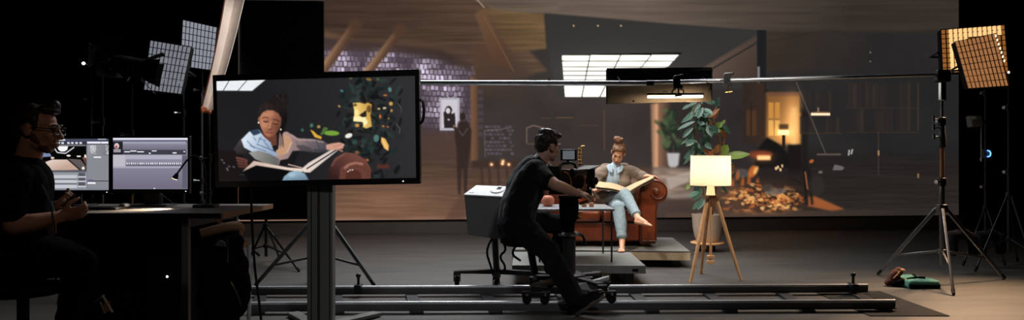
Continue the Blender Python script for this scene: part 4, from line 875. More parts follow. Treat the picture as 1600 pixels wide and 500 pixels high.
MB().beam(P(1110.5, 142, 7.22), P(1110.5, 158, 7.26), 0.01, 0.03).beam(P(1072, 159.3, 7.27), P(1110, 158.2, 7.27), 0.03, 0.008).build('corner_lip', M['tray'], t)
MB().ell(P(990, 158, 7.2), (0.012, 0.012, 0.01)).build('fixing_knob', M['black'], t)
for px in (965, 1098):
    q = P(px, 120, 7.2); zb = 1.945 if px < 1000 else 1.94
    MB().tube([q, V((q.x, 7.12, zb + 0.02)), V((q.x, 7.08, zb + 0.012)), V((q.x, 7.045, zb - 0.02))], 0.006, 8, 1).build('hook', M['black'], t)
def clamp(name, px, py, label, scale=1.0, metal='satin'):
    c0 = P(px, py, 7.05); t = thing(name, c0, label, 'clamp'); k = scale
    w = lambda x, y, z: c0 + V((x * k, y * k, z * k))
    jaw = [w(-0.045, 0, 0.06), w(0.05, 0, 0.075), w(0.06, 0, 0.05), w(0.02, 0, 0.03), w(0.02, 0, -0.03), w(0.045, 0, -0.045), w(0.04, 0, -0.07), w(-0.05, 0, -0.07), w(-0.055, 0, 0.03)]
    MB().prism([p - V((0, 0.045 * k, 0)) for p in jaw], (0, 0.035 * k, 0)).build('jaw', M[metal], t, bevel=0.006)
    MB().cyl(w(0.0, -0.03, -0.14), w(0.0, -0.03, -0.06), 0.009 * k, n=10).cyl(w(-0.035, -0.03, -0.145), w(0.035, -0.03, -0.135), 0.009 * k, n=10).build('screw_handle', M['brass' if metal == 'steel' else 'satin'], t)
    MB().cyl(w(0, -0.05, 0), w(0, 0.03, 0), 0.018 * k, n=14).build('pivot', M[metal], t)
    return t
t = clamp('super_clamp', 1059, 128, 'black clamp on the cross bar carrying the small light bar', 0.95)
MB().tube([P(1056, 138, 7.02), P(1050, 142, 7.04), P(1050, 146, 7.08)], 0.008, 8, 1).tube([P(1062, 138, 7.02), P(1069, 141, 7.02), P(1067, 147, 7.08)], 0.006, 8, 1).build('arm', M['satin'], t)
clamp('grip_clamp', 1137, 124, 'metal grip clamp alone on the cross bar beside the flag board', 0.9, 'steel')
t = thing('light_bar', P(1055, 149, 7.08), 'slim glowing warm light bar hung before the flag board', 'light')
l0, l1 = P(1011, 147.5, 7.06), P(1099, 147, 7.06)
MB().beam(l0, l1, 0.05, 0.02).build('housing', M['satin'], t, bevel=0.005)
MB().beam(l0 + V((0.005, 0, -0.023)), l1 + V((-0.005, 0, -0.023)), 0.042, 0.024).build('tube', emat('bar_glow', C(255, 236, 196), 5.0), t, bevel=0.006)
MB().tube([P(1036, 147, 7.06), P(1037, 142.5, 7.06), P(1042, 142.5, 7.06), P(1044, 147, 7.06)], 0.004, 8, 1).build('hanger', M['satin'], t)
MB().bb(P(1020, 147, 7.035) - V((0, 0, 0.004)), P(1027, 146, 7.03)).build('maker_plate', M['steel'], t)

# ---------------------------------------------------------------- dolly track: two rails, sleepers and end clamps
t = thing('dolly_track', (0.6, 6.0, 0), 'long straight dark metal dolly track of two rails across the floor', 'dolly track')
nearL, nearR = V((-2.02, 5.64, 0)), V((2.985, 5.74, 0)); farL, farR = V((-2.28, 6.34, 0)), V((3.12, 6.46, 0))
for L_, R_ in ((nearL, nearR), (farL, farR)):
    rail = MB().beam(L_ + V((0, 0, 0.052)), R_ + V((0, 0, 0.052)), 0.03, 0.05).build('rail', M['railgrey'], t, bevel=0.004)
    MB().cyl(L_ + V((0, 0, 0.078)), R_ + V((0, 0, 0.078)), 0.0155, n=20).build('running_tube', M['alu'], rail)
    MB().beam(L_ + V((0, 0, 0.026)), R_ + V((0, 0, 0.026)), 0.055, 0.008).build('base_flange', M['railgrey'], rail)
n = 8
for i in range(n + 1):
    f_ = (i + 0.15) / (n + 0.3); a, b_ = nearL.lerp(nearR, f_), farL.lerp(farR, f_)
    MB().beam(a + V((0, -0.05, 0.0115)), b_ + V((0, 0.05, 0.0115)), 0.10, 0.022).build('sleeper', M['darkmetal'], t, bevel=0.003)
for px, py in ((1333, 447), (560, 450)):
    f0 = P(px, py, 6.42 if px > 900 else 6.36); f0.z = 0
    e = MB().bb(f0 + V((-0.03, -0.05, 0.03)), f0 + V((0.03, 0.05, 0.105))).cyl(f0 + V((0, 0, 0.1)), f0 + V((0, 0, 0.17)), 0.012).ell(f0 + V((0, 0, 0.18)), 0.022).build('end_stop', M['satin'], t, bevel=0.006)
o = tag(MB().bb((2.7, 5.55, 0), (3.3, 6.6, 0.006)).build('floor_tone', M['rubber'], None, loc=(3.0, 6.05, 0), smooth=0), 'thin dark sheet standing in for shade on the floor under the track end', 'mat')  # dark sheet laid down in place of shade below the track end

# ---------------------------------------------------------------- teal pouch and brown shoe on the floor
c0 = G(1443, 450); t = thing('teal_pouch', c0, 'teal felt pouch lying flat on the floor beside the steel stand', 'pouch')
k = c0.y / F
tp_ = [V(((x - 800) * c0.y / F, 0, 0)) for x in ()]
po = MB(); po.prism([c0 + V((-0.155, -0.05, 0)), c0 + V((0.13, -0.05, 0)), c0 + V((0.14, 0.12, 0)), c0 + V((0.06, 0.34, 0)), c0 + V((-0.1, 0.34, 0)), c0 + V((-0.17, 0.2, 0))], (0, 0, 0.075))
po.build('body', M['teal'], t, bevel=0.025, seg=3, fold=0.012, fscale=0.2)
MB().prism([c0 + V((-0.15, -0.058, 0.002)), c0 + V((0.125, -0.058, 0.002)), c0 + V((0.13, -0.05, 0.04)), c0 + V((-0.155, -0.05, 0.045))], (0, 0.03, 0)).build('gusset', M['blackcloth'], t, bevel=0.006)
MB().tube([c0 + V((-0.13, 0.04, 0.078)), c0 + V((-0.06, 0.08, 0.083)), c0 + V((0.0, 0.1, 0.083)), c0 + V((0.03, 0.2, 0.083)), c0 + V((0.05, 0.27, 0.082))], 0.008, 8, 2).tube([c0 + V((0.0, 0.1, 0.083)), c0 + V((0.05, 0.06, 0.085))], 0.011).build('strap', M['blackcloth'], t)
c1 = G(1402, 447); t = thing('brown_shoe', c1, 'brown suede ankle shoe lying on its side by the teal pouch', 'shoe')
sb = MB(); sb.limb([(c1 + V((-0.085, 0.0, 0.035)), 0.030), (c1 + V((-0.03, 0.02, 0.085)), 0.042), (c1 + V((0.035, 0.035, 0.135)), 0.040)]).limb([(c1 + V((-0.085, 0.0, 0.035)), 0.032), (c1 + V((0.0, 0.0, 0.045)), 0.042), (c1 + V((0.075, -0.01, 0.04)), 0.034)])
sb.build('upper', M['brownshoe'], t, remesh=0.006, sm=4, fold=0.012, fscale=0.05)
MB().ell(c1 + V((0.05, 0.02, 0.145)), (0.03, 0.034, 0.018)).build('opening', M['tan'], t)
MB().limb([(c1 + V((-0.06, -0.035, 0.022)), 0.02), (c1 + V((0.02, -0.045, 0.05)), 0.03), (c1 + V((0.09, -0.035, 0.03)), 0.028)]).build('sole', M['blackcloth'], t, remesh=0.006, sm=3)
MB().tube([c1 + V((-0.05, -0.028, 0.075)), c1 + V((-0.01, -0.026, 0.11)), c1 + V((0.02, -0.01, 0.14))], 0.008, 8, 1).build('lace', M['tan'], t)

cb = MB().tube([G(1004, 352) + V((0, 0, .012)), G(1030, 360) + V((0, 0, .012)), G(1052, 356) + V((0, 0, .012)), G(1046, 351) + V((0, 0, .012)), G(1062, 348.5) + V((0, 0, .012))], 0.014, 8, 2)
tag(cb.build('floor_cable', M['rubber'], None, loc=G(1030, 360)), 'black cable curling on the floor behind the sofa arm', 'cable')
# ================================================================ people
def basis(fwd, up=(0, 0, 1)):
    f = V(fwd).normalized(); r = f.cross(V(up)).normalized(); u = r.cross(f).normalized(); return f, r, u
def head(fl, c, fwd, up=(0, 0, 1), s=1.0, neck=None, nr=0.055):
    """Adds a head to the flesh builder fl; returns a function that turns head coordinates (right, forward, up) into a point."""
    f, r, u = basis(fwd, up); A = (r, f, u)
    h = lambda x, y, z: V(c) + r * (x * s) + f * (y * s) + u * (z * s)
    E = lambda p, rad: fl.ell(h(*p), tuple(q * s for q in rad), A, 18, 12)
    E((0, -0.012, 0.035), (0.074, 0.094, 0.083)); E((0, 0.030, -0.025), (0.062, 0.066, 0.082)); E((0, 0.055, -0.092), (0.030, 0.028, 0.022))
    for q in (-1, 1):
        E((q * 0.040, 0.020, -0.068), (0.022, 0.045, 0.028)); E((q * 0.038, 0.066, -0.022), (0.024, 0.022, 0.020))
        E((q * 0.078, -0.012, -0.005), (0.010, 0.022, 0.032)); E((q * 0.082, -0.010, 0.004), (0.010, 0.014, 0.02))
        fl.cap(h(q * 0.010, 0.090, 0.024), h(q * 0.044, 0.078, 0.024), 0.011 * s, 0.009 * s)
        E((q * 0.013, 0.098, -0.035), (0.009, 0.010, 0.008))
    fl.cap(h(0, 0.088, 0.018), h(0, 0.114, -0.028), 0.009 * s, 0.0135 * s)
    fl.cap(h(-0.017, 0.090, -0.062), h(0.017, 0.090, -0.062), 0.010 * s); fl.cap(h(-0.012, 0.088, -0.074), h(0.012, 0.088, -0.074), 0.010 * s)
    if neck is not None: fl.cap(h(0, -0.022, -0.06), V(neck), nr * s, nr * 1.12 * s)
    return h, A
def face_parts(h, A, s, parent, brow, lid=None, eyes=True, lip='lips'):
    ey = None
    for q in (-1, 1):
        if eyes:
            e = MB().ell(h(q * 0.031, 0.078, 0.003), (0.0125 * s, 0.010 * s, 0.0070 * s), A).build('eye', M['eyewhite'], parent)
            MB().ell(h(q * 0.031, 0.0862, 0.0000), (0.0058 * s, 0.004 * s, 0.0056 * s), A).build('iris', M['iris'], e)
            MB().tube([h(q * 0.016, 0.088, 0.005), h(q * 0.031, 0.0905, 0.010), h(q * 0.046, 0.081, 0.005)], 0.0032 * s, 6, 1).build('eyelid', M['iris'] if lid is None else lid, e)
        MB().tube([h(q * 0.012, 0.100, 0.031), h(q * 0.03, 0.098, 0.036), h(q * 0.05, 0.083, 0.028)], 0.0045 * s, 6, 1).build('eyebrow', brow, parent)
    MB().tube([h(-0.022, 0.096, -0.064), h(-0.008, 0.103, -0.061), h(0, 0.1025, -0.063), h(0.008, 0.103, -0.061), h(0.022, 0.096, -0.064)], 0.0045 * s, 6, 1).tube([h(-0.018, 0.095, -0.071), h(0, 0.102, -0.074), h(0.018, 0.095, -0.071)], 0.0048 * s, 6, 1).build('lips', M[lip], parent)
def hand(fl, wr, d, pn, side, s=1.0, curl=(0.35, 0.45, 0.35), spread=0.05, thumb=0.5):
    """Palm and five unequal bent fingers. d: towards the fingertips; pn: out of the palm; side: +1 puts the thumb on d x pn."""
    d = V(d).normalized(); pn = V(pn); pn = (pn - d * pn.dot(d)).normalized(); th = d.cross(pn).normalized() * side
    wr = V(wr); A = (th, d, pn)
    fl.ell(wr + d * 0.045 * s, (0.041 * s, 0.052 * s, 0.016 * s), A, 14, 10); fl.ell(wr + d * 0.03 * s + th * 0.018 * s + pn * 0.006 * s, (0.022 * s, 0.034 * s, 0.017 * s), A, 12, 8)
    fl.cap(wr - d * 0.02 * s, wr + d * 0.03 * s, 0.024 * s, 0.026 * s)
    for k, (off, ln, r) in enumerate(((0.030, 0.074, 0.0088), (0.010, 0.082, 0.0092), (-0.010, 0.076, 0.0088), (-0.029, 0.060, 0.0078))):
        base = wr + d * (0.085 if k < 3 else 0.078) * s + th * off * s; ang = 0.0; p = base; lens = (0.45, 0.31, 0.24)
        dd = (d + th * (spread * (1.5 - k))).normalized(); fl.cap(wr + d * 0.05 * s + th * off * 0.9 * s, base, 0.010 * s, r * 1.05 * s)
        for j in range(3):
            ang += curl[j] * (1 + 0.06 * k); v_ = dd * math.cos(ang) + pn * math.sin(ang); q = p + v_ * (ln * lens[j] * s)
            fl.cap(p, q, r * (1 - 0.08 * j) * s, r * (0.94 - 0.1 * j) * s, 10); p = q
    b0 = wr + d * 0.02 * s + th * 0.026 * s + pn * 0.004 * s; v1 = (d * 0.62 + th * 0.75 + pn * 0.25).normalized(); b1 = b0 + v1 * 0.042 * s
    v2 = (d * 0.88 + th * (0.45 - 0.5 * thumb) + pn * (0.25 + 0.5 * thumb)).normalized(); b2 = b1 + v2 * 0.032 * s; b3 = b2 + (v2 + pn * 0.25).normalized() * 0.025 * s
    fl.cap(b0, b1, 0.014 * s, 0.0115 * s, 10).cap(b1, b2, 0.0115 * s, 0.010 * s, 10).cap(b2, b3, 0.010 * s, 0.0085 * s, 10)
def barefoot(fl, ankle, heel, toe, up, s=1.0):
    ankle, heel, toe, up = V(ankle), V(heel), V(toe), V(up).normalized(); d = (toe - heel).normalized(); side = d.cross(up).normalized()
    fl.cap(ankle, heel + up * 0.03 * s, 0.034 * s, 0.03 * s).cap(heel + up * 0.028 * s, heel.lerp(toe, 0.6) + up * 0.02 * s, 0.03 * s, 0.026 * s).cap(ankle, heel.lerp(toe, 0.55) + up * 0.03 * s, 0.033 * s, 0.026 * s)
    fl.cap(heel.lerp(toe, 0.6) + side * 0.018 * s + up * .018 * s, heel.lerp(toe, 0.72) + side * 0.02 * s + up * .016 * s, 0.02 * s).cap(heel.lerp(toe, 0.55) - side * 0.018 * s + up * .016 * s, heel.lerp(toe, 0.7) - side * 0.02 * s + up * .015 * s, 0.018 * s)
    for k, (o_, r, e) in enumerate(((0.026, 0.013, 1.0), (0.010, 0.0095, 0.98), (-0.004, 0.009, 0.94), (-0.017, 0.0085, 0.89), (-0.029, 0.008, 0.83))):
        fl.cap(heel.lerp(toe, 0.70) + side * o_ * 0.9 * s + up * 0.015 * s, heel.lerp(toe, e * 0.97) + side * o_ * s + up * 0.010 * s, r * 1.1 * s, r * s, 10)

# ---------------------------------------------------------------- the woman reading on the sofa
pel = P(949, 314, 8.86); chest = P(958, 279, 8.86); nk = P(962, 259, 8.84); hc = P(966, 239.5, 8.74)
t = thing('reading_woman', (pel.x, pel.y, DZ), 'barefoot woman with a hair bun reading a large open book on the sofa, legs crossed', 'person')
t.name = 'person'
fl = MB(); W_ = 0.98
h, A = head(fl, hc, (-0.24, -0.82, -0.56), (0.12, -0.5, 0.85), 0.98, nk, 0.046)
shR, shL = P(938, 272, 8.86), P(982, 270, 8.9); elR, elL = P(929, 303, 8.72), P(1000, 281, 8.92); wrR, wrL = P(930, 298, 8.56), P(1011, 275.5, 8.56)
fl.limb([(pel, 0.115), (P(953, 300, 8.9), 0.10), (chest, 0.105)]).cap(chest, nk, 0.09, 0.055).cap(shR, shL, 0.062)
fl.limb([(shR, 0.055), (elR, 0.042), (wrR, 0.026)]).limb([(shL, 0.055), (elL, 0.042), (wrL, 0.026)])
hand(fl, wrR, (0.75, -0.5, 0.12), (-0.05, 0.1, 1.0), -1, 0.92, (0.05, 0.12, 0.15)); hand(fl, wrL, (0.75, -0.35, -0.02), (-0.1, -0.3, -0.9), -1, 0.92, (0.25, 0.3, 0.25))
hpR, hpL = P(940, 315, 8.76), P(957, 318, 8.8); knR, knL = P(977, 304, 8.40), P(966, 325, 8.30); anR, anL = P(997, 341, 8.06), P(972, 376, 8.10)
fl.limb([(hpR, 0.07), (knR, 0.048), (anR, 0.034)]).limb([(hpL, 0.07), (knL, 0.048), (anL, 0.034)])
barefoot(fl, anR, P(994, 350, 8.06), P(1020, 354, 7.92), (0.25, -0.2, 0.95), 0.98)
hl = P(972, 388, 8.12); hl.z = DZ + 0.002; tl = P(971, 395, 7.92); tl.z = DZ + 0.002
barefoot(fl, anL, hl, tl, (0, 0, 1), 0.98)
body = fl.build('body', M['skin'], t, remesh=0.0055, sm=2)
face_parts(h, A, 0.98, t, M['hairbrown'], M['hairbrown'])
hr = MB(); E = lambda p, r: hr.ell(h(*p), r, A)
E((0, -0.026, 0.052), (0.080, 0.094, 0.080)); E((0, 0.02, 0.088), (0.066, 0.062, 0.036)); E((0.052, 0.012, 0.055), (0.03, 0.05, 0.05)); E((-0.052, 0.012, 0.055), (0.03, 0.05, 0.05))
E((0.02, -0.045, 0.128), (0.042, 0.045, 0.03)); E((0.035, -0.045, 0.158), (0.054, 0.05, 0.04)); E((0.06, -0.04, 0.178), (0.034, 0.035, 0.024)); E((0.0, -0.05, 0.175), (0.03, 0.03, 0.02))
E((0.074, -0.01, 0.0), (0.010, 0.02, 0.04))
hr.build('hair', M['hairbrown'], t, remesh=0.006, sm=2, fold=0.014, fscale=0.025)
sh = MB(); sh.limb([(P(954, 304, 8.80), 0.125), (P(957, 285, 8.79), 0.128), (P(958, 273, 8.80), 0.108)]).cap(P(948, 269, 8.82), P(974, 268, 8.83), 0.066, 0.062)
sh.cap(P(958, 266, 8.8), P(961, 259.5, 8.82), 0.080, 0.058)
sh.build('shirt', M['shirt'], t, remesh=0.008, sm=4, fold=0.012, fscale=0.09)
cl = MB()
for q in ([(953, 256, 8.73), (948, 259.5, 8.68), (950, 266, 8.655), (956, 270, 8.65), (958, 262, 8.69)], [(971, 257, 8.73), (974.5, 260.5, 8.69), (972, 267, 8.655), (965.5, 271, 8.65), (963.5, 263, 8.69)]):
    pp = [P(*p) for p in q]; c_ = sum(pp, V((0, 0, 0))) / 5
    MB().add(pp + [p + V((0, 0.014, 0.004)) for p in pp] + [c_ - V((0, 0.012, 0))], [(0, 1, 10), (1, 2, 10), (2, 3, 10), (3, 4, 10), (4, 0, 10), (9, 8, 7, 6, 5)] + [(k, (k + 1) % 5, 5 + (k + 1) % 5, 5 + k) for k in range(5)]).build('collar', M['shirt'], t)
sw = MB()
# over her left shoulder and along the arm that rests on the sofa arm
sw.limb([(P(968, 264, 8.82), 0.055), (P(978, 267, 8.78), 0.082), (P(990, 271, 8.78), 0.084), (P(1000, 275, 8.76), 0.074), (P(1009, 276, 8.66), 0.046)])
sw.limb([(P(977, 268, 8.76), 0.080), (P(975, 282, 8.72), 0.078), (P(971, 300, 8.70), 0.09), (P(966, 311, 8.74), 0.11)]).limb([(P(990, 273, 8.80), 0.085), (P(988, 290, 8.80), 0.10), (P(982, 308, 8.82), 0.11)])
# over her right shoulder, hanging to the hip
sw.limb([(P(952, 265, 8.82), 0.052), (P(943, 269, 8.77), 0.080), (P(934, 278, 8.72), 0.086), (P(928, 293, 8.66), 0.084), (P(930, 307, 8.62), 0.08), (P(943, 313, 8.62), 0.065)])
sw.limb([(P(940, 272, 8.80), 0.09), (P(938, 290, 8.76), 0.10), (P(943, 306, 8.80), 0.12)]).limb([(P(936, 303, 8.60), 0.05), (P(952, 306, 8.58), 0.05), (P(966, 307, 8.62), 0.05)]).limb([(P(940, 316, 8.95), 0.12), (P(972, 314, 8.96), 0.12)])
sw.limb([(P(945, 264, 8.90), 0.07), (P(976, 263, 8.92), 0.07)])
sw.build('shawl', M['shawl'], t, remesh=0.008, sm=5, fold=0.022, fscale=0.10)
jn = MB(); jn.limb([(P(946, 317, 8.86), 0.15), (P(955, 317, 8.86), 0.15)]).limb([(hpR, 0.108), (P(960, 309, 8.56), 0.09), (knR, 0.072), (P(986, 320, 8.26), 0.062), (P(994, 335, 8.12), 0.05)]).limb([(hpL, 0.105), (knL, 0.073), (P(970, 350, 8.2), 0.068), (P(971.5, 369, 8.12), 0.052)])
jn.build('jeans', M['denim'], t, remesh=0.007, sm=3, fold=0.008, fscale=0.08)
for a_, b_, r in ((P(992.5, 332, 8.14), P(994.5, 336, 8.11), 0.055), (P(971.2, 366, 8.13), P(971.6, 371, 8.12), 0.057)): MB().cyl(a_, b_, r, n=20).build('jeans_cuff', M['denim'], t, bevel=0.006)
# her book
bt = thing('open_book', P(978, 300, 8.42), 'large open book with cream pages held by the woman on the sofa', 'book')
s0, s1 = P(979, 301, 8.38), P(977, 293, 8.56)
def page(name, e0, e1, bulge, m, parent, thick=0.012, off=0.0):
    nu, nv = 14, 4; vs = []
    for lay in (0, 1):
        for i in range(nu + 1):
            u_ = i / nu
            for j in range(nv + 1):
                v_ = j / nv; p = s0.lerp(s1, v_).lerp(V(e0).lerp(V(e1), v_), u_) + V((0, 0, bulge * math.sin(math.pi * min(1, u_ * 1.15)) * (1 - u_ * 0.3) + off))
                vs.append(p - V((0, 0, thick * (1 - 0.4 * u_))) * lay)
    n_ = (nu + 1) * (nv + 1); k = nv + 1; fs = []
    for i in range(nu):
        for j in range(nv):
            q = i * k + j; fs += [(q, q + 1, q + k + 1, q + k), (n_ + q, n_ + q + k, n_ + q + k + 1, n_ + q + 1)]
        fs += [(i * k, (i + 1) * k, n_ + (i + 1) * k, n_ + i * k), (i * k + nv, n_ + i * k + nv, n_ + (i + 1) * k + nv, (i + 1) * k + nv)]
    for j in range(nv): fs += [(j, n_ + j, n_ + j + 1, j + 1), (nu * k + j, nu * k + j + 1, n_ + nu * k + j + 1, n_ + nu * k + j)]
    return MB().add(vs, fs).build(name, m, parent)
page('page_block', P(931, 291, 8.44), P(936, 283, 8.62), 0.018, M['paper'], bt); page('page_block', P(1022, 276.5, 8.32), P(1019, 274.5, 8.48), 0.006, M['paper'], bt, 0.014)
page('cover', P(930, 292.5, 8.43), P(935, 284, 8.62), 0.016, M['bookcover'], bt, 0.006, -0.018); page('cover', P(1023, 278, 8.31), P(1020, 276, 8.48), 0.005, M['bookcover'], bt, 0.006, -0.02)

# ---------------------------------------------------------------- the camera operator on the dolly
t = thing('person', P(812, 375, 6.05), 'camera operator in black clothes seated on the dolly with his back turned, gripping the camera', 'person')
fl = MB(); pel = P(811, 349, 6.08); nk = P(843, 253, 6.12); hc = P(856, 229, 6.14)
h, A = head(fl, hc, (0.80, 0.58, -0.12), (0.16, 0.05, 0.98), 1.04, nk, 0.056)
shR, elR, wrR = P(837, 266, 5.93), P(868, 289, 5.80), P(903, 302, 5.93); shL, elL, wrL = P(846, 264, 6.30), P(884, 296, 6.36), P(907, 299, 6.22)
fl.limb([(pel, 0.12), (P(811, 318, 6.08), 0.11), (P(826, 278, 6.1), 0.12)]).cap(P(832, 268, 6.1), nk, 0.10, 0.06).cap(shR, shL, 0.07)
fl.limb([(shR, 0.064), (elR, 0.046), (P(880, 293, 5.84), 0.044), (wrR, 0.028)]).limb([(shL, 0.064), (elL, 0.046), (wrL, 0.028)])
hand(fl, wrR, (0.85, 0.45, -0.1), (0.15, 0.3, -0.9), -1, 1.0, (0.5, 0.7, 0.5)); hand(fl, wrL, (0.9, -0.3, 0.1), (0.2, -0.3, -0.85), 1, 1.0, (0.5, 0.7, 0.5))
hipR, knR, anR = P(806, 352, 5.97), P(858, 394, 5.76), P(903, 474, 5.55); hipL, knL, anL = P(818, 349, 6.20), P(882, 354, 6.22), P(861, 424, 6.24)
fl.limb([(hipR, 0.08), (knR, 0.052), (anR, 0.042)]).limb([(hipL, 0.08), (knL, 0.052), (anL, 0.042)])
fl.limb([(anR, 0.042), (P(930, 468, 5.49), 0.036)]).limb([(anL, 0.042), (P(880, 434, 6.2), 0.035)])
fl.build('body', M['skinman'], t, remesh=0.0055, sm=2)
face_parts(h, A, 1.04, t, M['hairdark'], lip='lipsman')
hr = MB(); E = lambda p, r: hr.ell(h(*p), tuple(q * 1.04 for q in r), A)
E((0, -0.028, 0.050), (0.082, 0.092, 0.082)); E((0, -0.065, 0.0), (0.066, 0.05, 0.06)); E((0, 0.03, 0.098), (0.062, 0.062, 0.034)); E((0.02, 0.066, 0.100), (0.045, 0.03, 0.026)); E((-0.03, 0.06, 0.094), (0.04, 0.03, 0.024))
E((0.068, 0.012, 0.04), (0.016, 0.026, 0.045)); E((-0.068, 0.012, 0.04), (0.016, 0.026, 0.045)); E((0.0, -0.03, 0.115), (0.06, 0.07, 0.03))
hr.build('hair', M['hairdark'], t, remesh=0.006, sm=2, fold=0.022, fscale=0.03)
ts = MB(); ts.limb([(P(806, 350, 6.08), 0.155), (P(811, 322, 6.08), 0.158), (P(822, 290, 6.1), 0.165), (P(832, 268, 6.1), 0.135)]).limb([(P(806, 345, 5.99), 0.12), (P(812, 312, 5.99), 0.125), (P(830, 274, 5.98), 0.105)]).limb([(P(808, 345, 6.18), 0.12), (P(815, 312, 6.18), 0.125), (P(834, 274, 6.2), 0.105)])
ts.cap(P(836, 262, 6.1), P(842, 255, 6.12), 0.10, 0.068).limb([(P(836, 265, 5.95), 0.088), (P(856, 281, 5.84), 0.062)]).limb([(shL, 0.088), (P(866, 282, 6.34), 0.062)])
ts.build('t_shirt', M['navy'], t, remesh=0.009, sm=4, fold=0.03, fscale=0.12)
MB().tube([P(835, 247, 6.03), P(838, 243.5, 6.04), P(842, 242.5, 6.07)], 0.014, 8, 1).build('collar', M['caselid'], t)['label'] = 'pale collar edge at the nape'
tr_ = MB(); tr_.limb([(P(806, 351, 5.99), 0.135), (P(832, 370, 5.9), 0.108), (knR, 0.086), (P(874, 424, 5.66), 0.082), (P(900, 468, 5.55), 0.076)]).limb([(P(815, 349, 6.2), 0.13), (P(852, 347, 6.22), 0.095), (knL, 0.08), (P(872, 388, 6.24), 0.074), (P(862, 418, 6.24), 0.066)]).limb([(P(804, 352, 6.06), 0.15), (P(808, 354, 6.14), 0.14)])
tr_.build('trousers', M['denimblack'], t, remesh=0.008, sm=3, fold=0.03, fscale=0.09)
def shoe(name, heel, toe, up, parent, s=1.0, m='satin', sole='darkmetal'):
    heel, toe, up = V(heel), V(toe), V(up).normalized(); d = (toe - heel).normalized(); sd = d.cross(up).normalized()
    up = sd.cross(d).normalized(); k = lambda a, b, c_=0: heel.lerp(toe, a) + up * (b * s) + sd * (c_ * s)
    q = MB().limb([(k(0.1, 0.05), 0.038 * s), (k(0.45, 0.05), 0.042 * s), (k(0.75, 0.042), 0.042 * s), (k(0.92, 0.038), 0.032 * s)]).cap(k(0.12, 0.055), k(0.2, 0.105), 0.042 * s, 0.044 * s).cap(k(0.2, 0.09), k(0.55, 0.06), 0.04 * s, 0.036 * s)
    o = q.build(name, m if not isinstance(m, str) else M[m], parent, remesh=0.006, sm=3)
    q = MB(); ws = [(0.0, 0.024), (0.06, 0.034), (0.3, 0.034), (0.5, 0.036), (0.75, 0.047), (0.92, 0.038), (1.0, 0.018)]
    lo_ = [k(a, 0.0, w_) for a, w_ in ws] + [k(a, 0.0, -w_) for a, w_ in ws[::-1]]
    q.prism(lo_, up * 0.024 * s); q.build('sole', M[sole], o, bevel=0.005)
    return o
hl = P(902, 489, 5.57); hl.z = 0.012; shoe('shoe', hl, P(946, 462, 5.47), (-0.55, -0.15, 0.8), t, 1.05, 'satin', 'greyprofile')
ah = P(856, 438, 6.26); ah.z = 0.165; at_ = P(890, 440, 6.16); at_.z = 0.165; shoe('shoe', ah, at_, (0, 0, 1), t, 1.0)

# ---------------------------------------------------------------- the man at the desk
D0 = 3.98
t = thing('person', P(40, 400, D0), 'seated man in glasses and dark T-shirt facing the desk monitors, holding a phone', 'person')
fl = MB(); pel = P(28, 398, D0 + 0.02); nk = P(44, 256, D0 + .02); hc = P(60, 203, D0)
h, A = head(fl, hc, (0.99, 0.10, -0.10), (0.06, 0, 1), 1.06, P(40, 262, D0 + .02), 0.058)
shR, elR, wrR = P(20, 280, D0 - .2), P(22, 352, D0 - .24), P(98, 338, D0 - .1); shL, elL, wrL = P(34, 280, D0 + .2), P(48, 352, D0 + .24), P(86, 322, D0 + .16)
fl.limb([(pel, 0.12), (P(29, 340, D0), 0.11), (P(33, 290, D0), 0.12)]).cap(P(36, 280, D0), nk, 0.10, 0.06).cap(shR, shL, 0.075)
fl.limb([(shR, 0.066), (elR, 0.05), (P(50, 348, D0 - .2), 0.047), (wrR, 0.030)]).limb([(shL, 0.066), (elL, 0.048), (wrL, 0.030)])
hand(fl, wrR, (0.95, 0.2, 0.22), (-0.1, 0.75, 0.4), 1, 1.02, (0.7, 0.9, 0.6), 0.0, 0.9); hand(fl, wrL, (0.9, -0.15, 0.18), (0.0, -0.6, 0.7), -1, 1.02, (0.6, 0.8, 0.5), 0.0, 0.8)
hipR, knR, anR = P(26, 404, D0 - .1), P(126, 412, D0 - .12), P(104, 530, D0 - .1); hipL, knL, anL = P(34, 402, D0 + .1), P(132, 408, D0 + .14), P(112, 524, D0 + .16)
fl.limb([(hipR, 0.08), (knR, 0.052), (anR, 0.04)]).limb([(hipL, 0.08), (knL, 0.052), (anL, 0.04)])
fl.build('body', M['skindark'], t, remesh=0.006, sm=2)
face_parts(h, A, 1.06, t, M['hairdark'], lip='lipsman')
hr = MB(); E = lambda p, r: hr.ell(h(*p), tuple(q * 1.06 for q in r), A)
E((0, -0.030, 0.052), (0.079, 0.090, 0.078)); E((0, -0.068, 0.0), (0.06, 0.045, 0.055)); E((0, 0.045, 0.108), (0.05, 0.05, 0.03)); E((0, 0.066, 0.13), (0.036, 0.03, 0.026)); E((0.064, 0.005, 0.04), (0.015, 0.025, 0.045)); E((-0.064, 0.005, 0.04), (0.015, 0.025, 0.045))
hr.build('hair', M['hairdark'], t, remesh=0.007, sm=2, fold=0.016, fscale=0.03)
bd = MB(); bd.ell(h(0, 0.052, -0.092), (0.0335, 0.032, 0.0255), A)
for q in (-1, 1): bd.cap(h(q * 0.060, 0.008, -0.035), h(q * 0.030, 0.050, -0.088), 0.0165 * 1.06, 0.022 * 1.06)
bd.cap(h(-0.02, 0.090, -0.050), h(0.02, 0.090, -0.050), 0.0075 * 1.06).build('beard', M['stubble'], t, remesh=0.006, sm=4)
gl = MB()
for q in (-1, 1):
    gl.tube([h(q * 0.034 + 0.026 * math.cos(a), 0.113 - 0.01 * abs(math.cos(a)), 0.004 + 0.02 * math.sin(a)) for a in [2 * math.pi * i / 16 for i in range(17)]], 0.0028, 6)
    gl.tube([h(q * 0.06, 0.104, 0.012), h(q * 0.084, 0.02, 0.012), h(q * 0.086, -0.02, 0.002)], 0.0028, 6)
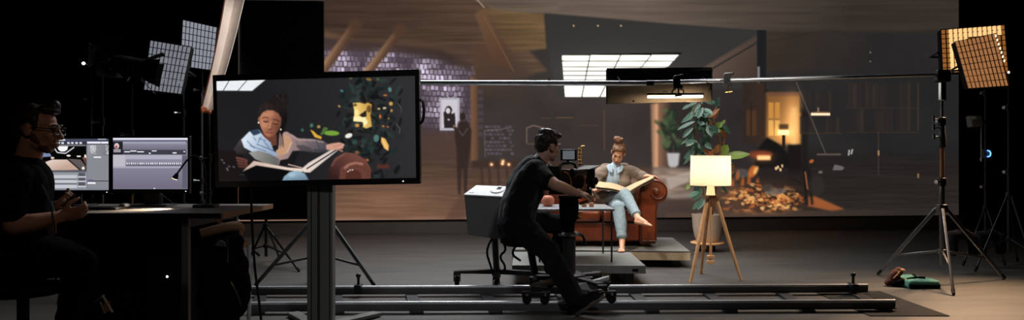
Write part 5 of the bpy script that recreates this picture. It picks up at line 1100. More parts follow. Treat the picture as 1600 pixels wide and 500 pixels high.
gl.tube([h(-0.01, 0.118, 0.008), h(0.01, 0.118, 0.008)], 0.0028, 6).build('glasses', M['satin'], t)
ts = MB(); ts.limb([(P(28, 396, D0), 0.165), (P(28, 350, D0), 0.160), (P(32, 300, D0), 0.165), (P(36, 280, D0), 0.14)]).limb([(P(30, 396, D0 - .1), 0.13), (P(34, 330, D0 - .1), 0.135), (P(34, 288, D0 - .12), 0.115)]).limb([(P(34, 396, D0 + .1), 0.13), (P(38, 330, D0 + .1), 0.135), (P(38, 288, D0 + .12), 0.115)])
ts.cap(P(38, 276, D0), P(41, 262, D0), 0.11, 0.075).limb([(shR, 0.094), (P(19, 328, D0 - .235), 0.078)]).limb([(shL, 0.094), (P(42, 328, D0 + .23), 0.078)])
ts.build('t_shirt', M['inkblack'], t, remesh=0.01, sm=4, fold=0.03, fscale=0.12)
jn = MB(); jn.limb([(P(28, 402, D0 - .08), 0.135), (P(90, 404, D0 - .1), 0.1), (knR, 0.082), (P(105, 520, D0 - .1), 0.065)]).limb([(P(34, 400, D0 + .08), 0.135), (P(100, 402, D0 + .12), 0.1), (knL, 0.082), (P(113, 516, D0 + .16), 0.065)]).limb([(P(24, 402, D0 - .04), 0.15), (P(26, 402, D0 + .06), 0.15)])
jn.build('trousers', M['inkblack'], t, remesh=0.01, sm=3, fold=0.03, fscale=0.1)
for a_, kx in ((anR, -0.02), (anL, 0.0)): shoe('shoe', V((a_.x - 0.08, a_.y, a_.z - 0.09)), V((a_.x + 0.19, a_.y, a_.z - 0.09)), (0, 0, 1), t, 1.05)
MB().tube([P(50, 262, D0 - .06), P(66, 290, D0 - .14), P(80, 320, D0 - .16), P(83.5, 347, D0 - .17)], 0.005, 6, 1).tube([P(52, 262, D0 + .06), P(70, 290, D0 + .1), P(84, 322, D0 + .02), P(84.5, 346, D0 - .16)], 0.005, 6, 1).build('lanyard', mat('lanyard', C(70, 70, 74), 0.8), t)
MB().prism([P(80, 350, D0 - .15), P(87, 346, D0 - .2), P(88, 364, D0 - .2), P(81, 369, D0 - .15)], (0, 0.004, 0)).build('badge', M['tan'], t)
# phone in his hands
q = P(112, 316, D0); ph = thing('smartphone', q, 'dark phone with a pale edge held by the man at the desk', 'phone')
MB().prism([P(100, 318, D0 + .1), P(116, 302, D0 + .1), P(118.5, 316, D0 - .02), P(103, 331, D0 - .02)], (0.006, 0, 0.004)).build('body', M['satin'], ph, bevel=0.002)
MB().beam(P(116.4, 302.5, D0 + .098), P(118.8, 316, D0 - .018), 0.005, 0.007).build('edge', M['steel'], ph)
# ================================================================ camera dolly and cinema camera
t = thing('camera_dolly', (0.46, 6.05, 0.09), 'dark camera dolly with bogie wheels on the track and a column under the camera', 'camera dolly')
cc = V((P(889, 0, 6.1).x, 6.1, 0))
for tx, ty in ((0.185, 5.70), (0.70, 5.72), (0.26, 6.405), (0.74, 6.415)):
    w0 = V((tx, ty, 0.0)); aim = V((tx, ty + (0.06 if ty < 6 else -0.06), 0.2))
    MB().beam(cc.xy.to_3d() + V((0, 0, 0.215)) + (w0 - cc).normalized() * 0.05, aim, 0.075, 0.028).build('chassis_arm', M['darkmetal'], t, bevel=0.006)
    bo = MB().bb(w0 + V((-0.11, -0.035, 0.13)), w0 + V((0.11, 0.035, 0.165))).bb(w0 + V((-0.04, -0.03, 0.16)), w0 + V((0.04, 0.03, 0.21))).build('bogie', M['satin'], t, bevel=0.006)
    for dx in (-0.07, 0.07):
        for sy in (-1, 1):
            p = w0 + V((dx, sy * 0.027, 0.108)); ax_ = V((0, sy * 0.7, 0.55)).normalized()
            MB().cyl(p - ax_ * 0.012, p + ax_ * 0.012, 0.036, n=20).build('wheel', M['rubber'], bo, bevel=0.003)
        MB().cyl(w0 + V((dx, -0.06, 0.145)), w0 + V((dx, 0.06, 0.145)), 0.011, n=10).build('axle', M['steel'], bo)
MB().lathe(cc, [(0.0, 0.19), (0.13, 0.19), (0.135, 0.205), (0.135, 0.235), (0.1, 0.25), (0.0, 0.25)], 28).build('turntable', M['darkmetal'], t)
MB().cyl(cc + V((0, 0, 0.24)), cc + V((0, 0, 0.56)), 0.055, n=28).build('column', M['darkmetal'], t)
MB().cyl(cc + V((0.03, -0.005, 0.24)), cc + V((0.03, -0.005, 0.2)), 0.04, n=20).build('column_foot', M['copper'], t)
MB().lathe(cc, [(0.0, 0.555), (0.085, 0.555), (0.09, 0.57), (0.075, 0.585), (0.0, 0.585)], 24).build('column_cap', M['steel'], t)
MB().tube([cc + V((0.06, 0, 0.57)), cc + V((0.12, -0.01, 0.56)), cc + V((0.135, -0.01, 0.47))], 0.014, 10, 1).build('side_bracket', M['satin'], t)
MB().lathe(cc, [(0.045, 0.58), (0.05, 0.66), (0.075, 0.70), (0.082, 0.80), (0.078, 0.86), (0.0, 0.865)], 28).build('camera_head', M['blackcloth'], t)
MB().bb(cc + V((-0.09, -0.07, 0.862)), cc + V((0.1, 0.07, 0.885))).build('head_plate', M['satin'], t, bevel=0.004)
MB().cyl(cc + V((0.085, -0.04, 0.82)), cc + V((0.2, -0.1, 0.86)), 0.012, n=12).build('pan_handle', M['copper'], t)
for z in (0.70, 0.74): MB().ell(cc + V((0.09, -0.03, z)), (0.02, 0.015, 0.012)).build('brass_knob', M['brass'], t)
for k, (x0, y0, z0) in enumerate(((0.17, -0.06, 0.9), (0.16, 0.06, 0.9))):
    wc = cc + V((x0, y0, z0)); MB().tube([wc + V((0.0, 0.05 * math.cos(a), 0.05 * math.sin(a))) for a in [2 * math.pi * i / 16 for i in range(17)]], 0.009, 8).cyl(wc - V((0.07, 0, 0)), wc + V((0.01, 0, 0)), 0.01).build('hand_wheel', M['satin'], t)
sp0, sp1 = V((P(836, 0, 6.02).x, 6.02, 0.24)), P(827, 378, 6.06)
MB().tube([sp0, sp1], 0.03, 16).build('seat_post', M['darkmetal'], t)
MB().beam(sp0 + V((0, 0, -0.02)), cc + V((0, 0, 0.215)), 0.09, 0.03).build('seat_beam', M['darkmetal'], t)
MB().lathe((sp1.x - 0.05, sp1.y + 0.02, 0), [(0.0, sp1.z - 0.035), (0.15, sp1.z - 0.03), (0.19, sp1.z - 0.005), (0.19, sp1.z + 0.02), (0.15, sp1.z + 0.032), (0.0, sp1.z + 0.035)], 32).build('seat', M['blackcloth'], t)
MB().bb((0.24, 6.12, 0.135), (0.62, 6.34, 0.155)).build('foot_board', M['darkmetal'], t, bevel=0.004)
tp = [P(905, 447, 6.05), P(951, 432, 6.0), P(951, 436, 6.0), P(925, 449, 6.05)]
MB().prism([P(898, 446, 5.86), P(952, 432, 5.86), P(952, 437, 5.86), P(931, 444.5, 5.86), P(952, 452, 5.86), P(952, 456, 5.86), P(900, 452, 5.86)], (0, 0.05, 0)).build('steering_fork', M['alu'], t, bevel=0.003)
MB().bb(P(943, 446, 5.84) , P(951, 438, 5.92)).build('fork_clamp', M['darkmetal'], t, bevel=0.004)

a = V((0.80, 0.60, 0)); b = V((-0.6, 0.8, 0)); z = V((0, 0, 1)); A = (a, b, z); k0 = cc + V((0, 0, 0.886))
K = lambda x, y, zz: k0 + a * x + b * y + z * zz
t = thing('cinema_camera', k0, 'black cinema camera with top monitor and matte box on the dolly column', 'camera')
MB().box(K(-0.02, 0, 0.135), (0.26, 0.13, 0.16), A).build('camera_body', M['satin'], t, bevel=0.008)
MB().box(K(-0.19, 0, 0.145), (0.075, 0.115, 0.20), A).build('battery', M['black'], t, bevel=0.008)
MB().box(K(-0.235, -0.03, 0.08), (0.012, 0.05, 0.03), A).build('battery_label', M['greyprofile'], t)
MB().box(K(0.0, 0, 0.028), (0.34, 0.11, 0.03), A).build('base_plate', M['darkmetal'], t, bevel=0.004)
for s_ in (-1, 1): MB().cyl(K(-0.12, s_ * 0.04, 0.032), K(0.22, s_ * 0.04, 0.032), 0.0075, n=12).build('rod', M['steel'], t)
ln = MB(); ln.lathe(K(0.1, 0, 0.14), [(0.0, 0), (0.045, 0), (0.045, 0.02), (0.05, 0.025), (0.05, 0.05), (0.047, 0.055), (0.053, 0.075), (0.053, 0.085), (0.046, 0.085), (0.042, 0.08), (0.0, 0.075)], 28, (b, z, a)); ln.build('lens', M['satin'], t)
mbx = MB(); o_ = [K(0.16, -0.06, 0.075), K(0.16, 0.06, 0.075), K(0.16, 0.06, 0.2), K(0.16, -0.06, 0.2)]; f_ = [K(0.22, -0.08, 0.055), K(0.22, 0.08, 0.055), K(0.22, 0.08, 0.22), K(0.22, -0.08, 0.22)]
for i in range(4): mbx.prism([o_[i], o_[(i + 1) % 4], f_[(i + 1) % 4], f_[i]], (K(0, 0, 0.135) - k0 - V((0, 0, 0.135)) + (k0 + z * 0.135 - (o_[i] + o_[(i + 1) % 4]) / 2) * 0.06))
mbx.build('matte_box', M['black'], t)
MB().prism([K(0.15, -0.085, 0.215), K(0.15, 0.085, 0.215), K(0.27, 0.1, 0.245), K(0.27, -0.1, 0.245)], z * 0.004).build('top_flag', M['satin'], t)
MB().tube([K(-0.1, 0, 0.215), K(-0.09, 0, 0.265), K(0.06, 0, 0.27), K(0.08, 0, 0.215)], 0.013, 10, 1).build('top_handle', M['darkmetal'], t)
mo = K(-0.02, -0.02, 0.335); md = V((-0.12, -1, 0.0)).normalized(); mr = V((1, -0.12, 0)).normalized(); MA = (mr, md, z)
mon = MB().box(mo, (0.135, 0.026, 0.092), MA).build('top_monitor', M['satin'], t, bevel=0.006)
MB().box(mo + md * 0.0135, (0.098, 0.002, 0.07), MA).build('monitor_screen', emat('small_screen_glow', C(96, 100, 104), 0.9), mon, bevel=0.0)
MB().cyl(K(-0.02, -0.01, 0.26), K(-0.02, -0.01, 0.29), 0.012).build('monitor_mount', M['darkmetal'], t)
br = MB(); ba = mo + mr * 0.09 - md * 0.01
for i in range(5): br.cyl(ba + z * (-0.07 + 0.03 * i) - mr * 0.012, ba + z * (-0.07 + 0.03 * i) + mr * 0.016, 0.009, n=10)
br.cyl(ba - z * 0.09, ba + z * 0.062, 0.006).tube([ba + z * 0.055, ba + z * 0.075 + mr * 0.02, ba + z * 0.07 + mr * 0.04], 0.006, 8, 1); br.build('articulated_arm', M['brass'], t)
for q in ([K(-0.12, -0.075, 0.2), K(-0.08, -0.1, 0.18), K(-0.06, -0.1, 0.1), K(-0.06, -0.09, 0.03)], [K(0.05, -0.075, 0.19), K(0.09, -0.11, 0.14), K(0.07, -0.1, 0.06), K(0.03, -0.08, 0.02)], [K(0.12, -0.07, 0.1), K(0.1, -0.1, 0.05), K(0.05, -0.1, 0.0)]): MB().tube(q, 0.0055, 8, 2).build('cable', M['copper'], t)
MB().cyl(K(0.2, -0.11, 0.12), K(0.2, -0.05, 0.12), 0.032, n=22).build('focus_motor', M['satin'], t, bevel=0.004)
MB().cyl(K(-0.06, -0.14, 0.19), K(0.06, -0.13, 0.2), 0.028, n=20).cyl(K(-0.09, -0.14, 0.188), K(-0.055, -0.14, 0.19), 0.036, n=20).build('viewfinder', M['satin'], t, bevel=0.003)

# ---------------------------------------------------------------- grey case on a rolling stand
t = thing('rolling_stand', P(775, 440, 6.85), 'black rolling stand with casters and loose cables under the grey case', 'stand')
b0 = V((P(776, 0, 6.8).x, 6.8, 0)); xl = P(709, 0, 6.85).x; xr = P(845, 0, 6.85).x
MB().prism([V((xl, 6.83, 0.125)), V((b0.x, 6.83, 0.12)), V((xr, 6.83, 0.1)), V((xr, 6.83, 0.14)), V((b0.x, 6.83, 0.168)), V((xl, 6.83, 0.148))], (0, 0.06, 0)).build('base_beam', M['satin'], t, bevel=0.004)
MB().prism([b0 + V((-0.03, -0.25, 0.11)), b0 + V((0.03, -0.25, 0.11)), b0 + V((0.03, -0.25, 0.14)), b0 + V((-0.03, -0.25, 0.14))], (0, 0.6, 0)).build('cross_beam', M['satin'], t, bevel=0.004)
for cx, cy in ((xl + 0.03, 6.86), (xr - 0.03, 6.86), (b0.x, 6.6), (b0.x, 7.1)):
    c_ = MB().cyl((cx - 0.02, cy, 0.05), (cx + 0.02, cy, 0.05), 0.05, n=24).build('caster', M['rubber'], t, bevel=0.006)
    MB().bb((cx - 0.032, cy - 0.02, 0.05), (cx - 0.024, cy + 0.02, 0.126)).bb((cx + 0.024, cy - 0.02, 0.05), (cx + 0.032, cy + 0.02, 0.126)).bb((cx - 0.032, cy - 0.02, 0.105), (cx + 0.032, cy + 0.02, 0.126)).build('caster_fork', M['darkmetal'], c_)
MB().cyl(b0 + V((0, 0.05, 0.12)), b0 + V((-0.02, 0.02, 0.5)), 0.03, n=16).build('column', M['satin'], t)
for q in ([b0 + V((-0.03, -0.02, 0.48)), b0 + V((-0.1, -0.05, 0.35)), b0 + V((-0.05, -0.06, 0.2)), b0 + V((-0.02, -0.1, 0.1))], [b0 + V((0.02, 0, 0.48)), b0 + V((0.1, -0.06, 0.36)), b0 + V((0.02, -0.08, 0.3)), b0 + V((0.09, -0.06, 0.2)), b0 + V((0.05, -0.1, 0.15))], [b0 + V((0.05, 0, 0.47)), b0 + V((0.2, -0.04, 0.42)), b0 + V((0.13, -0.05, 0.32)), b0 + V((0.22, 0, 0.25))]): MB().tube(q, 0.011, 8, 2).build('cable', M['rubber'], t)
fl_ = MB(); fl_.tube([b0 + V((-0.05, -0.3, 0.012)), b0 + V((-0.22, -0.2, 0.012)), b0 + V((-0.15, -0.1, 0.012)), b0 + V((0.0, -0.12, 0.012)), b0 + V((0.12, -0.08, 0.012)), b0 + V((0.22, -0.2, 0.012)), b0 + V((0.33, -0.02, 0.012))], 0.008, 8, 2)
tag(fl_.build('power_cable', M['rubber'], None, loc=b0), 'black power cable curled on the floor under the rolling stand', 'cable')
t = thing('equipment_case', P(765, 340, 6.75), 'dark grey tapered equipment case with a pale lid on the rolling stand', 'case')
f = [P(725, 306.5, 6.6), P(812, 311, 6.6), P(806, 377, 6.6), P(731, 367.5, 6.6)]; bk_ = [P(745, 292.5, 7.05), P(818, 295.5, 7.05), P(806, 362, 7.05), P(748, 355, 7.05)]
MB().add(f + bk_, [(0, 1, 2, 3), (5, 4, 7, 6), (0, 4, 5, 1), (3, 2, 6, 7), (0, 3, 7, 4), (1, 5, 6, 2)]).build('shell', M['caseshell'], t, bevel=0.008)
lid = [P(724, 306, 6.58), P(813, 310.5, 6.58), P(819, 294.5, 7.07), P(744, 291.5, 7.07)]
MB().prism(lid, (0, 0, 0.014)).build('lid', M['caselid'], t, bevel=0.004)
def onlid(u_, v_, up=0.0145): return lid[0].lerp(lid[1], u_).lerp(lid[3].lerp(lid[2], u_), v_) + V((0, 0, up))
MB().prism([onlid(0.52 + 0.13 * math.cos(q), 0.55 + 0.34 * math.sin(q)) for q in [2 * math.pi * i / 20 for i in range(20)]], (0, 0, 0.012)).build('recess_ring', M['caselid'], t, bevel=0.003)
MB().prism([onlid(0.5, 0.5, 0.0255), onlid(0.58, 0.5, 0.0255), onlid(0.58, 0.78, 0.0255), onlid(0.5, 0.78, 0.0255)], (0, 0, 0.003)).build('handle_slot', M['black'], t)
MB().ell(onlid(0.1, 0.2), (0.025, 0.018, 0.006)).build('lid_knob', M['steel'], t)

# ================================================================ wide monitor on its post
TL, TR, BR, BL = P(333, 117.5, 5.10), P(655, 108.5, 5.02), P(657, 287, 5.02), P(337, 293, 5.10)
tn = (TR - TL).cross(BL - TL).normalized()
if tn.y > 0: tn = -tn
pb = V((P(500, 0, 5.12).x, 5.14, 0))
t = thing('wide_monitor_stand', pb, 'wide black monitor on a grey post, showing the woman reading in close-up', 'monitor')
MB().prism([p - tn * 0.055 for p in (TL, TR, BR, BL)], tn * 0.045).build('housing', M['satin'], t, bevel=0.006)
def inn(u_, v_, d=0.0): return TL.lerp(TR, u_).lerp(BL.lerp(BR, u_), v_) + tn * d
bz = MB(); uu0, uu1, vv0, vv1 = 0.016, 0.980, 0.055, 0.948
for q in (((0, 0), (1, 0), (1, vv0), (0, vv0)), ((0, vv1), (1, vv1), (1, 1), (0, 1)), ((0, vv0), (uu0, vv0), (uu0, vv1), (0, vv1)), ((uu1, vv0), (1, vv0), (1, vv1), (uu1, vv1))): bz.prism([inn(a_, b_, -0.012) for a_, b_ in q], tn * 0.02)
bz.build('bezel', M['satin'], t)
screen('display', inn(uu0, vv0, -0.002), inn(uu1, vv0, -0.002), inn(uu1, vv1, -0.002), inn(uu0, vv1, -0.002), monitor_picture(), None, 480, 250, screen_mat('monitor_light', 0.25, 0.3), t)
MB().ell(inn(0.918, 0.975, 0.009), (0.005, 0.003, 0.004)).build('power_light', emat('white_led', C(240, 240, 255), 2.0), t)
MB().tube([inn(1.0, 0.26), inn(1.016, 0.28), inn(1.022, 0.36), inn(1.016, 0.45), inn(1.0, 0.475)], 0.010, 10, 2).build('side_handle', M['satin'], t)
post = MB().bb(pb + V((-0.089, -0.03, 0.0)), pb + V((0.089, 0.06, 1.35))).build('post', M['greyprofile'], t, bevel=0.006)
for dx in (-0.058, -0.011, -0.002, 0.07): MB().bb(pb + V((dx - 0.003, -0.0315, 0.02)), pb + V((dx + 0.003, -0.028, 1.05))).build('groove', M['black'], post)
MB().bb(pb + V((-0.2, 0.0, 1.2)), pb + V((0.2, 0.012, 1.55))).build('mount_plate', M['darkmetal'], t)
for sx in (-1, 1):
    MB().beam(pb + V((sx * 0.05, 0.0, 0.03)), pb + V((sx * 0.32, 0.42, 0.02)), 0.09, 0.03).build('foot', M['greyprofile'], t, bevel=0.006)
    MB().beam(pb + V((sx * 0.05, 0.0, 0.03)), pb + V((sx * 0.3, -0.42, 0.02)), 0.09, 0.03).build('foot', M['greyprofile'], t, bevel=0.006)

# ================================================================ desk corner
DZ0 = 0.87; dx1 = -1.70
t = thing('editing_desk', (-2.4, 4.75, 0), 'long grey-topped desk with a wooden edge carrying two editing monitors', 'desk')
MB().bb((-3.3, 4.3, DZ0 - 0.03), (dx1, 5.2, DZ0)).build('desk_top', M['desktop'], t, bevel=0.003)
MB().bb((dx1, 4.3, DZ0 - 0.032), (dx1 + 0.012, 5.2, DZ0)).build('side_edging', M['woodedge'], t)
MB().bb((-3.3, 4.29, DZ0 - 0.031), (dx1, 4.30, DZ0 - 0.001)).build('front_edging', M['satin'], t)
for x in (-1.93, -3.1):
    for y in (4.36, 5.12): MB().bb((x - 0.02, y - 0.02, 0), (x + 0.02, y + 0.02, DZ0 - 0.03)).build('leg', M['greyprofile'], t, bevel=0.003)
    MB().bb((x - 0.015, 4.38, DZ0 - 0.09), (x + 0.015, 5.1, DZ0 - 0.03)).build('side_rail', M['darkmetal'], t)
MB().bb((-3.1, 5.09, 0.03), (-1.95, 5.105, DZ0 - 0.031)).build('blackout_panel', M['black'], t)  # added sheet that keeps the space under the desk black
MB().tube([P(335, 338, 4.5), P(341, 345, 4.55), P(350, 352, 4.6)], 0.012, 8, 1).build('cable_clip', M['terracotta'], t)
def desk_monitor(name, x0, x1, y0, y1, pic, label, d=4.98):
    q = [P(x0, y0, d), P(x1, y0, d), P(x1, y1, d), P(x0, y1, d)]; mx_ = (q[0].x + q[1].x) / 2
    t = thing(name, (mx_, d, DZ0), label, 'monitor', 'editing monitors on the desk')
    MB().bb((q[0].x - 0.012, d + 0.002, q[2].z - 0.028), (q[1].x + 0.012, d + 0.03, q[0].z + 0.012)).build('housing', M['satin'], t, bevel=0.004)
    bz = MB(); z0, z1 = q[2].z, q[0].z
    bz.bb((q[0].x - 0.012, d - 0.006, z0 - 0.028), (q[1].x + 0.012, d + 0.004, z0)).bb((q[0].x - 0.012, d - 0.006, z1), (q[1].x + 0.012, d + 0.004, z1 + 0.012)).bb((q[0].x - 0.012, d - 0.006, z0), (q[0].x, d + 0.004, z1)).bb((q[1].x, d - 0.006, z0), (q[1].x + 0.012, d + 0.004, z1)); bz.build('bezel', M['black'], t)
    screen('display', *[p for p in q], pic, None, 250, 170, screen_mat(name + '_light', 0.35, 0.2), t)
    MB().bb((mx_ - 0.06, d + 0.03, DZ0 + 0.01), (mx_ + 0.06, d + 0.05, z0 + 0.1)).build('stand_neck', M['darkmetal'], t, bevel=0.004)
    MB().bb((mx_ - 0.14, d - 0.1, DZ0), (mx_ + 0.14, d + 0.1, DZ0 + 0.01)).build('stand_base', M['darkmetal'], t, bevel=0.003)
    MB().ell((q[1].x - 0.012, d - 0.007, z0 - 0.014), (0.004, 0.002, 0.003)).build('power_light', emat('led_' + name, C(235, 235, 255), 1.5), t)
    return t
desk_monitor('desk_monitor', 47, 170.5, 217, 297, editor_picture(), 'desk monitor showing a three-dimensional scene editor, next to the man in glasses')
t = desk_monitor('desk_monitor', 176.6, 293.8, 215.5, 295.5, timeline_picture(), 'desk monitor showing a pale grey timeline window, next to the desk lamp')
MB().tube([P(250, 302, 4.93), P(273, 319.5, 4.88)], 0.003, 6).tube([P(250, 302, 4.93), P(250, 319, 4.93)], 0.003, 6).build('stand_brace', M['steel'], t)
t = thing('gooseneck_lamp', P(322, 324, 4.8), 'small black gooseneck lamp lighting a patch of the desk', 'lamp')
lb = P(322, 325, 4.8); lb.z = DZ0
MB().bb(lb + V((-0.07, -0.05, 0)), lb + V((0.07, 0.05, 0.022))).build('base', M['satin'], t, bevel=0.006)
MB().ell(lb + V((-0.02, -0.052, 0.012)), (0.006, 0.003, 0.004)).build('switch', M['steel'], t)
hd = P(274, 275, 4.72)
MB().tube([lb + V((0.0, 0, 0.02)), P(322, 290, 4.8), P(321, 262, 4.79), P(314, 246, 4.77), P(303, 242, 4.75), P(292, 250, 4.74), P(282, 264, 4.72), P(277, 271, 4.72)], 0.006, 8, 2).build('gooseneck', M['satin'], t)
dl = (hd - P(277, 271, 4.72)).normalized()
dl = V((-0.45, 0.05, -0.89)); MB().cyl(P(277, 271, 4.72), P(277, 271, 4.72) + dl * 0.035, 0.009, 0.02, 18).build('lamp_head', M['satin'], t)
MB().cyl(P(277, 271, 4.72) + dl * 0.034, P(277, 271, 4.72) + dl * 0.038, 0.018, 0.018, 18).build('bulb', emat('desk_lamp_glow', C(255, 226, 190), 3.0), t)
q = P(195, 323, 4.7); o = thing('computer_mouse', (q.x, q.y, DZ0), 'computer mouse on the desk in front of the timeline monitor', 'mouse')
MB().ell((q.x, q.y, DZ0 + 0.012), (0.035, 0.055, 0.024)).build('shell', M['darkmetal'], o); MB().ell((q.x + 0.02, q.y - 0.02, DZ0 + 0.024), (0.018, 0.03, 0.01)).build('button', M['alu'], o)
q = P(165, 324, 4.62); o = thing('keyboard', (q.x, q.y, DZ0), 'dark keyboard on the desk beside the mouse', 'keyboard')
MB().bb((q.x - 0.2, q.y - 0.07, DZ0), (q.x + 0.1, q.y + 0.07, DZ0 + 0.014)).build('case', M['satin'], o, bevel=0.004)
ks = MB()
for j in range(5):
    for i in range(14): ks.bb((q.x - 0.19 + 0.02 * i, q.y - 0.06 + 0.024 * j, DZ0 + 0.013), (q.x - 0.174 + 0.02 * i, q.y - 0.042 + 0.024 * j, DZ0 + 0.019))
ks.build('keys', M['darkmetal'], o)
# computer under the desk
q = P(262, 432, 4.7); o = thing('computer_tower', (q.x, q.y + 0.2, 0), 'black computer tower with a white light standing under the desk', 'computer')
MB().bb((q.x - 0.14, q.y, 0), (q.x + 0.1, q.y + 0.35, 0.6)).build('case', M['black'], o, bevel=0.008)
MB().bb((q.x - 0.13, q.y - 0.006, 0.02), (q.x + 0.09, q.y, 0.58)).build('front_panel', M['satin'], o, bevel=0.003)
MB().ell((q.x, q.y - 0.007, q.z), (0.007, 0.004, 0.007)).build('power_light', emat('pc_led', C(220, 230, 255), 5.0), o)
# stool of the seated man
s0_ = P(36, 440, D0); o = thing('swivel_stool', (s0_.x, D0, 0), 'black swivel stool under the man at the desk', 'stool')
zs = P(0, 398, D0).z - 0.165
MB().lathe((s0_.x, D0, 0), [(0, zs - 0.05), (0.19, zs - 0.045), (0.21, zs - 0.02), (0.2, zs), (0, zs + 0.005)], 28).build('seat', M['blackcloth'], o)
MB().cyl((s0_.x, D0, 0.08), (s0_.x, D0, zs - 0.04), 0.03).build('column', M['darkmetal'], o)
for k in range(5):
    an = 0.6 + 1.2566 * k; e_ = V((s0_.x + 0.28 * math.cos(an), D0 + 0.28 * math.sin(an), 0.05)); MB().beam((s0_.x, D0, 0.09), e_ + V((0, 0, 0.02)), 0.04, 0.03).build('leg', M['darkmetal'], o, bevel=0.004); MB().ell(e_ - V((0, 0, 0.02)), (0.03, 0.03, 0.03)).build('caster', M['rubber'], o)
# tote bag beneath the desk
q = P(160, 480, 4.45); o = thing('tote_bag', (q.x, q.y, 0.0), 'dark tote bag with pale straps on the floor under the desk', 'bag')
bz0 = P(160, 495, 4.45).z - 0.02
MB().prism([V((q.x - 0.1, 4.4, 0.0)), V((q.x + 0.12, 4.4, 0.0)), V((q.x + 0.09, 4.4, 0.23)), V((q.x - 0.07, 4.4, 0.25))], (0, 0.14, 0)).build('body', M['blackcloth'], o, bevel=0.03, seg=3)
MB().beam(P(146, 473, 4.39), P(163, 461, 4.39), 0.016, 0.004).beam(P(160, 461, 4.39), P(176, 488, 4.39), 0.02, 0.004).beam(P(157, 472, 4.39), P(164, 490, 4.39), 0.012, 0.004).build('strap', M['caselid'], o)
MB().prism([P(161, 474, 4.39), P(169, 472, 4.39), P(172, 487, 4.39), P(163, 488, 4.39)], (0, 0.02, 0)).build('tan_patch', M['tan'], o, bevel=0.003)
# wooden-backed chair with a black jacket
cx0, cx1 = P(318, 0, 4.05).x, P(389, 0, 4.2).x
o = thing('wooden_back_chair', ((cx0 + cx1) / 2, 4.1, 0), 'chair with a curved wooden back rail standing at the desk end', 'chair')
MB().tube([P(314, 366, 3.98), P(332, 361, 4.0), P(358, 354, 4.05), P(372, 353, 4.12), P(375, 358, 4.2)], [0.028, 0.028], 12, 2).build('back_rail', M['woodedge'], o)
MB().beam(P(374, 352, 4.14), P(374.5, 372, 4.14), 0.026, 0.05).build('rail_end', M['woodedge'], o, bevel=0.006)
for (px, d_, pt, m_) in ((321, 4.0, 365, 'darkmetal'), (371, 4.12, 356, 'darkmetal')):
    p = P(px, pt, d_); MB().cyl((p.x, p.y, 0), (p.x, p.y, p.z), 0.014, n=12).build('rear_leg', M[m_], o)
for px, d_ in ((389, 4.42), (345, 4.46)):
    p = P(px, 383, d_); MB().cyl((p.x, p.y, 0), (p.x, p.y, p.z), 0.0125, n=12).build('front_leg', M['alu'], o)
s_ = [P(322, 387, 4.02), P(372, 385, 4.1), P(391, 382, 4.45), P(340, 384, 4.5)]; zz = s_[0].z
MB().prism([V((p.x, p.y, P(0, 383, 4.42).z)) for p in s_], (0, 0, 0.02)).build('seat', M['woodedge'], o, bevel=0.006)
jk = MB(); zt_ = P(0, 360, 4.05).z
jk.limb([(P(330, 388, 3.97), 0.05), (P(332, 420, 3.96), 0.075), (P(330, 470, 3.97), 0.08)]).limb([(P(350, 384, 4.0), 0.055), (P(350, 420, 3.99), 0.085), (P(348, 480, 4.0), 0.09)]).limb([(P(367, 380, 4.04), 0.045), (P(368, 420, 4.04), 0.075), (P(370, 478, 4.04), 0.07)]).limb([(P(326, 384, 4.02), 0.04), (P(366, 376, 4.08), 0.04)])
j = tag(jk.build('black_jacket', M['blackcloth'], None, remesh=0.012, sm=4, fold=0.06, fscale=0.12, loc=P(348, 366, 4.02)), 'black jacket hanging over the wooden chair back at the desk end', 'jacket')
MB().tube([P(354, 372, 3.9), P(356, 392, 3.89), P(355, 410, 3.89)], 0.004, 6, 1).build('zip', M['steel'], j); MB().tube([P(360, 440, 3.9), P(372, 462, 3.93), P(376, 478, 3.94)], 0.004, 6, 1).build('draw_cord', M['steel'], j)
MB().prism([P(335, 383, 3.93), P(342, 375, 3.93), P(350, 378, 3.93), P(352, 386, 3.93)], (0, 0.01, 0)).build('collar_lining', M['caseshell'], j)
o = MB().tube([P(392, 296, 4.6), P(394, 360, 4.6), P(398, 420, 4.58), P(403, 455, 4.5), P(408, 500, 4.45)], 0.008, 8, 2)
tag(o.build('hanging_cable', M['rubber'], None, loc=P(398, 420, 4.6)), 'thin black cable hanging down beside the wide monitor post', 'cable')

# ================================================================ big black flag and its stand, pale reflector
o = thing('black_flag', P(440, 341, 8.3), 'tall black flag panel standing behind the wide monitor', 'flag')
f0, f1, f2, f3 = P(377, 1.5, 8.3), P(505, 2.5, 8.3), P(505, 341, 8.3), P(374, 342, 8.3)
MB().prism([f0, f1, f2, f3], (0, 0.02, 0)).build('cloth', M['blackcloth'], o, fold=0.01, fscale=0.6)
fr = MB()
for p_, q_ in ((f0, f1), (f1, f2), (f2, f3), (f3, f0)): fr.cyl(p_, q_, 0.012, n=10)
fr.build('frame', M['black'], o)
tripod_stand('flag_stand', (P(414, 0, 8.36).x, 8.4), 2.2, ((P(386, 0, 8.5).x, 8.55), (P(433, 0, 8.6).x, 8.7), (P(467, 0, 7.75).x, 7.75)), 0.42, 0.2, 'black tripod stand behind the silver stand, propping the tall black flag', None, 'satin', 'satin', 0.017, False)
o = thing('reflector_strip', P(325, 165, 7.3), 'tall pale reflector strip leaning behind the wide monitor', 'reflector')
edgeL = [(355, -30), (350, 8), (342, 50), (333, 95), (323, 138), (314, 172)]; edgeR = [(388, -30), (379, 8), (369, 50), (358, 92), (346, 132), (334, 172)]
vs = []; n_ = len(edgeL)
